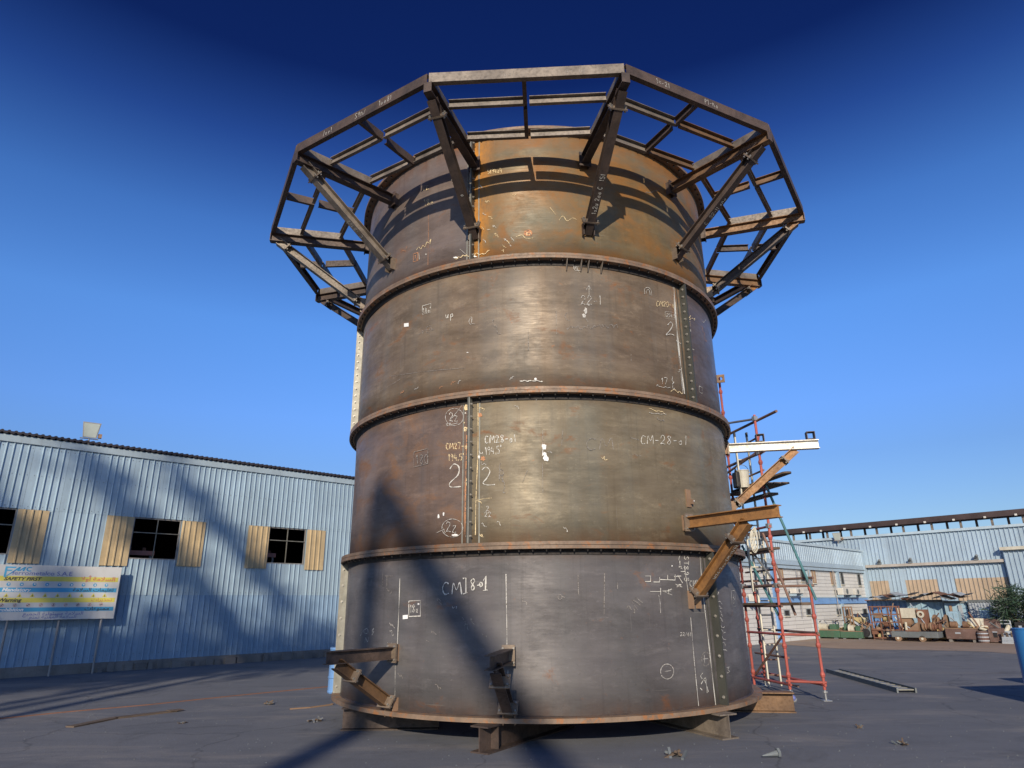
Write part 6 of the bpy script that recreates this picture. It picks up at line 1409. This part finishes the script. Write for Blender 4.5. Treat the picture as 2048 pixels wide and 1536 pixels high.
m = MB(); m.cyl(P+up*.04-d*.12, P+up*.04+d*.06, .006, 10, .035); m.build('shank', M['machine_g'], bt); m = MB(); m.cyl(P+up*.045+d*.061, P+up*.045+d*.09, .05, 6); m.build('head', M['machine_g'], bt)
rr = random.Random(77); m = MB()
for i in range(1400):
    y_ = 8+rr.random()**1.6*30; x_ = rr.uniform(-.85, .85)*y_; s_ = rr.uniform(.004, .014); c = Vector((x_, y_, s_*.3))
    if (c.x-TX)**2+(c.y-TY)**2 < 9: continue
    vs = [c+Vector((rr.uniform(-1, 1)*s_, rr.uniform(-1, 1)*s_, 0)) for _ in range(4)]
    vs = [c+Vector((s_, 0, -s_*.3)), c+Vector((0, s_*.8, -s_*.3)), c+Vector((-s_*.9, 0, -s_*.3)), c+Vector((0, -s_, -s_*.3)), c+Vector((0, 0, s_*.6))]; m.add(vs, [(0, 1, 4), (1, 2, 4), (2, 3, 4), (3, 0, 4)])
tag(m.build('gravel', M['machine_g']), 'fine grit scattered over the yard', kind='stuff')

# blue painted pipe column at the right edge
az_ = ray(2022, 1258); y0_ = 3.4; P = Vector((az_.x/az_.y*y0_+.078, y0_, 0)); zt = EYE.z+ray(2038, 1258).z/math.hypot(ray(2038, 1258).x, ray(2038, 1258).y)*math.hypot(P.x, P.y)
bp = empty('blue_pipe_post', tuple(P), 'thick blue painted pipe post cut by the right edge', 'post')
m = MB(); m.cyl(P+up*.012, P+up*zt, .064, 28, cap=False); m.build('pipe', M['blue_post'], bp, smooth=True)
m = MB(); m.lathe(P, [(.060, zt-.01), (.066, zt-.0), (.066, zt+.004), (.0, zt+.006)], 28); m.build('cap', M['blue_post'], bp); m = MB(); m.box(P+up*.006, (.22, .22, .012)); m.build('base_plate', M['blue_post'], bp)

# =================================================================== BEHIND THE VIEWER: what throws the long shadows
def shadow_from(S, yc): t_ = (S.y-yc)/(-sun_dir.y); return S+sun_dir*t_
def surfP(x, y): a, z = surf(x, y); return cyl_pt(a, TR, z)
YM = -30.0
apex = shadow_from(surfP(757, 985), YM); l1 = shadow_from(surfP(724, 1330), YM); l2 = shadow_from(surfP(960, 1310), YM)
d1, d2 = (l1-apex), (l2-apex)
mast = empty('a_frame_mast', (apex.x, YM, 0), 'tall steel A-frame mast behind the photographer', 'mast')
for d in (d1, d2):
    q = apex+d*(apex.z/-d.z); m = MB(); m.cyl(q, apex, .30, 10, .22); m.build('leg', M['rusty'], mast)
m = MB(); m.box(apex, (.36, .3, .3)); m.build('head_block', M['rusty'], mast)
def shadow_crown(S0, S1, dist, r_, n_, seed, label, size=.4):  # unseen stand-in added and shaped to cast a diagonal shade band
    """a crown strung along a leaning limb; its shadow falls from S0 to S1 on the blue wall"""
    A, B = S0+sun_dir*dist, S1+sun_dir*dist; rr = random.Random(seed); e = empty('offscreen_tree', (B.x, B.y, 0), label, 'tree', 'added crowns behind the viewer that shade the wall')
    m = MB(); foot = Vector((B.x, B.y, 0)); m.cyl(foot, B, .22, 8, .14); m.cyl(B, A, .14, 8, .05); m.build('trunk', M['trunk'], e)
    vs, fs = [], []
    for i in range(n_):
        c = B.lerp(A, rr.random())+Vector((rr.gauss(0, r_*.5), rr.gauss(0, r_*.5), rr.gauss(0, r_*.5)))
        a = Vector((rr.gauss(0, 1), rr.gauss(0, 1), rr.gauss(0, .8))).normalized(); b = a.orthogonal().normalized()
        s_ = size*rr.uniform(.6, 1.3); k = len(vs); vs += [c, c+a*s_*.5+b*s_*.28, c+a*s_, c+a*s_*.5-b*s_*.28]; fs.append((k, k+1, k+2, k+3))
    m = MB(); m.v = vs; m.f = fs; m.build('crown', M['leaf'], e)
def wq(x, y): a_, z_ = WL.at(x, y); return WL.p(a_, z_)
shadow_crown(wq(165, 905), wq(500, 1300), 58, .55, 520, 34, 'added leaning crown for wall shade, unseen behind the viewer, second from the left')
shadow_crown(wq(330, 920), wq(560, 1200), 60, .40, 260, 35, 'added thin leaning crown for wall shade, unseen behind the viewer, third from the left')
shadow_crown(wq(-60, 960), wq(180, 1240), 62, .45, 300, 36, 'added leaning crown for wall shade, unseen behind the viewer, leftmost')
def shade_tree(S, dist, r_, h_, n_, seed, label, size=.35):
    P = S+sun_dir*dist; leafy('offscreen_tree', (P.x, P.y, 0), P.z+h_/2, r_, n_, label, 'tree', size, trunk_h=max(.5, P.z-h_/2), seed=seed, clumps=30)
shade_tree(WL.p(-5.6, -.3), 46, 2.9, 2.4, 2600, 31, 'leafy tree behind the viewer with a low round crown, leftmost')
shade_tree(WL.p(-1.4, -.3), 50, 3.0, 2.6, 2600, 32, 'leafy tree behind the viewer with a low round crown, middle')
shade_tree(WL.p(3.2, -.35), 48, 3.0, 2.4, 2600, 33, 'leafy tree behind the viewer with a low round crown, nearest the mast')
# lorry body out of frame to the right whose shadow falls across the yard
Pq = onz(1905, 1352)
sh = empty('parked_lorry', (12.2, 9.3, 0), 'parked box lorry outside the frame to the right', 'lorry')
X_ = Vector((1, .08, 0)).normalized(); Y_ = Vector((-X_.y, X_.x, 0))
LZ = (Pq.y-10.4)*math.tan(SUN_EL)
m = MB(); c = Vector((13.3, 9.4, 0)); m.box(c+up*(1.0+1.35*.5), (6.0, 2.2, 1.35), X_); m.build('cargo_box', M['cabin_grey'], sh, bevel=.03)
m = MB(); m.box(c+X_*-3.9+up*1.15, (1.6, 2.1, 1.5), X_); m.build('cab', M['cream'], sh, bevel=.08)
m = MB(); m.box(c+up*.8, (9.2, .9, .2), X_); m.build('chassis', M['black'], sh)
for dx in (-3.9, 1.6, 2.6):
    for s_ in (-1, 1): m = MB(); m.cyl(c+X_*dx+Y_*(s_*.75)+up*.42, c+X_*dx+Y_*(s_*1.02)+up*.42, .42, 18); m.build('wheel', M['black'], sh)
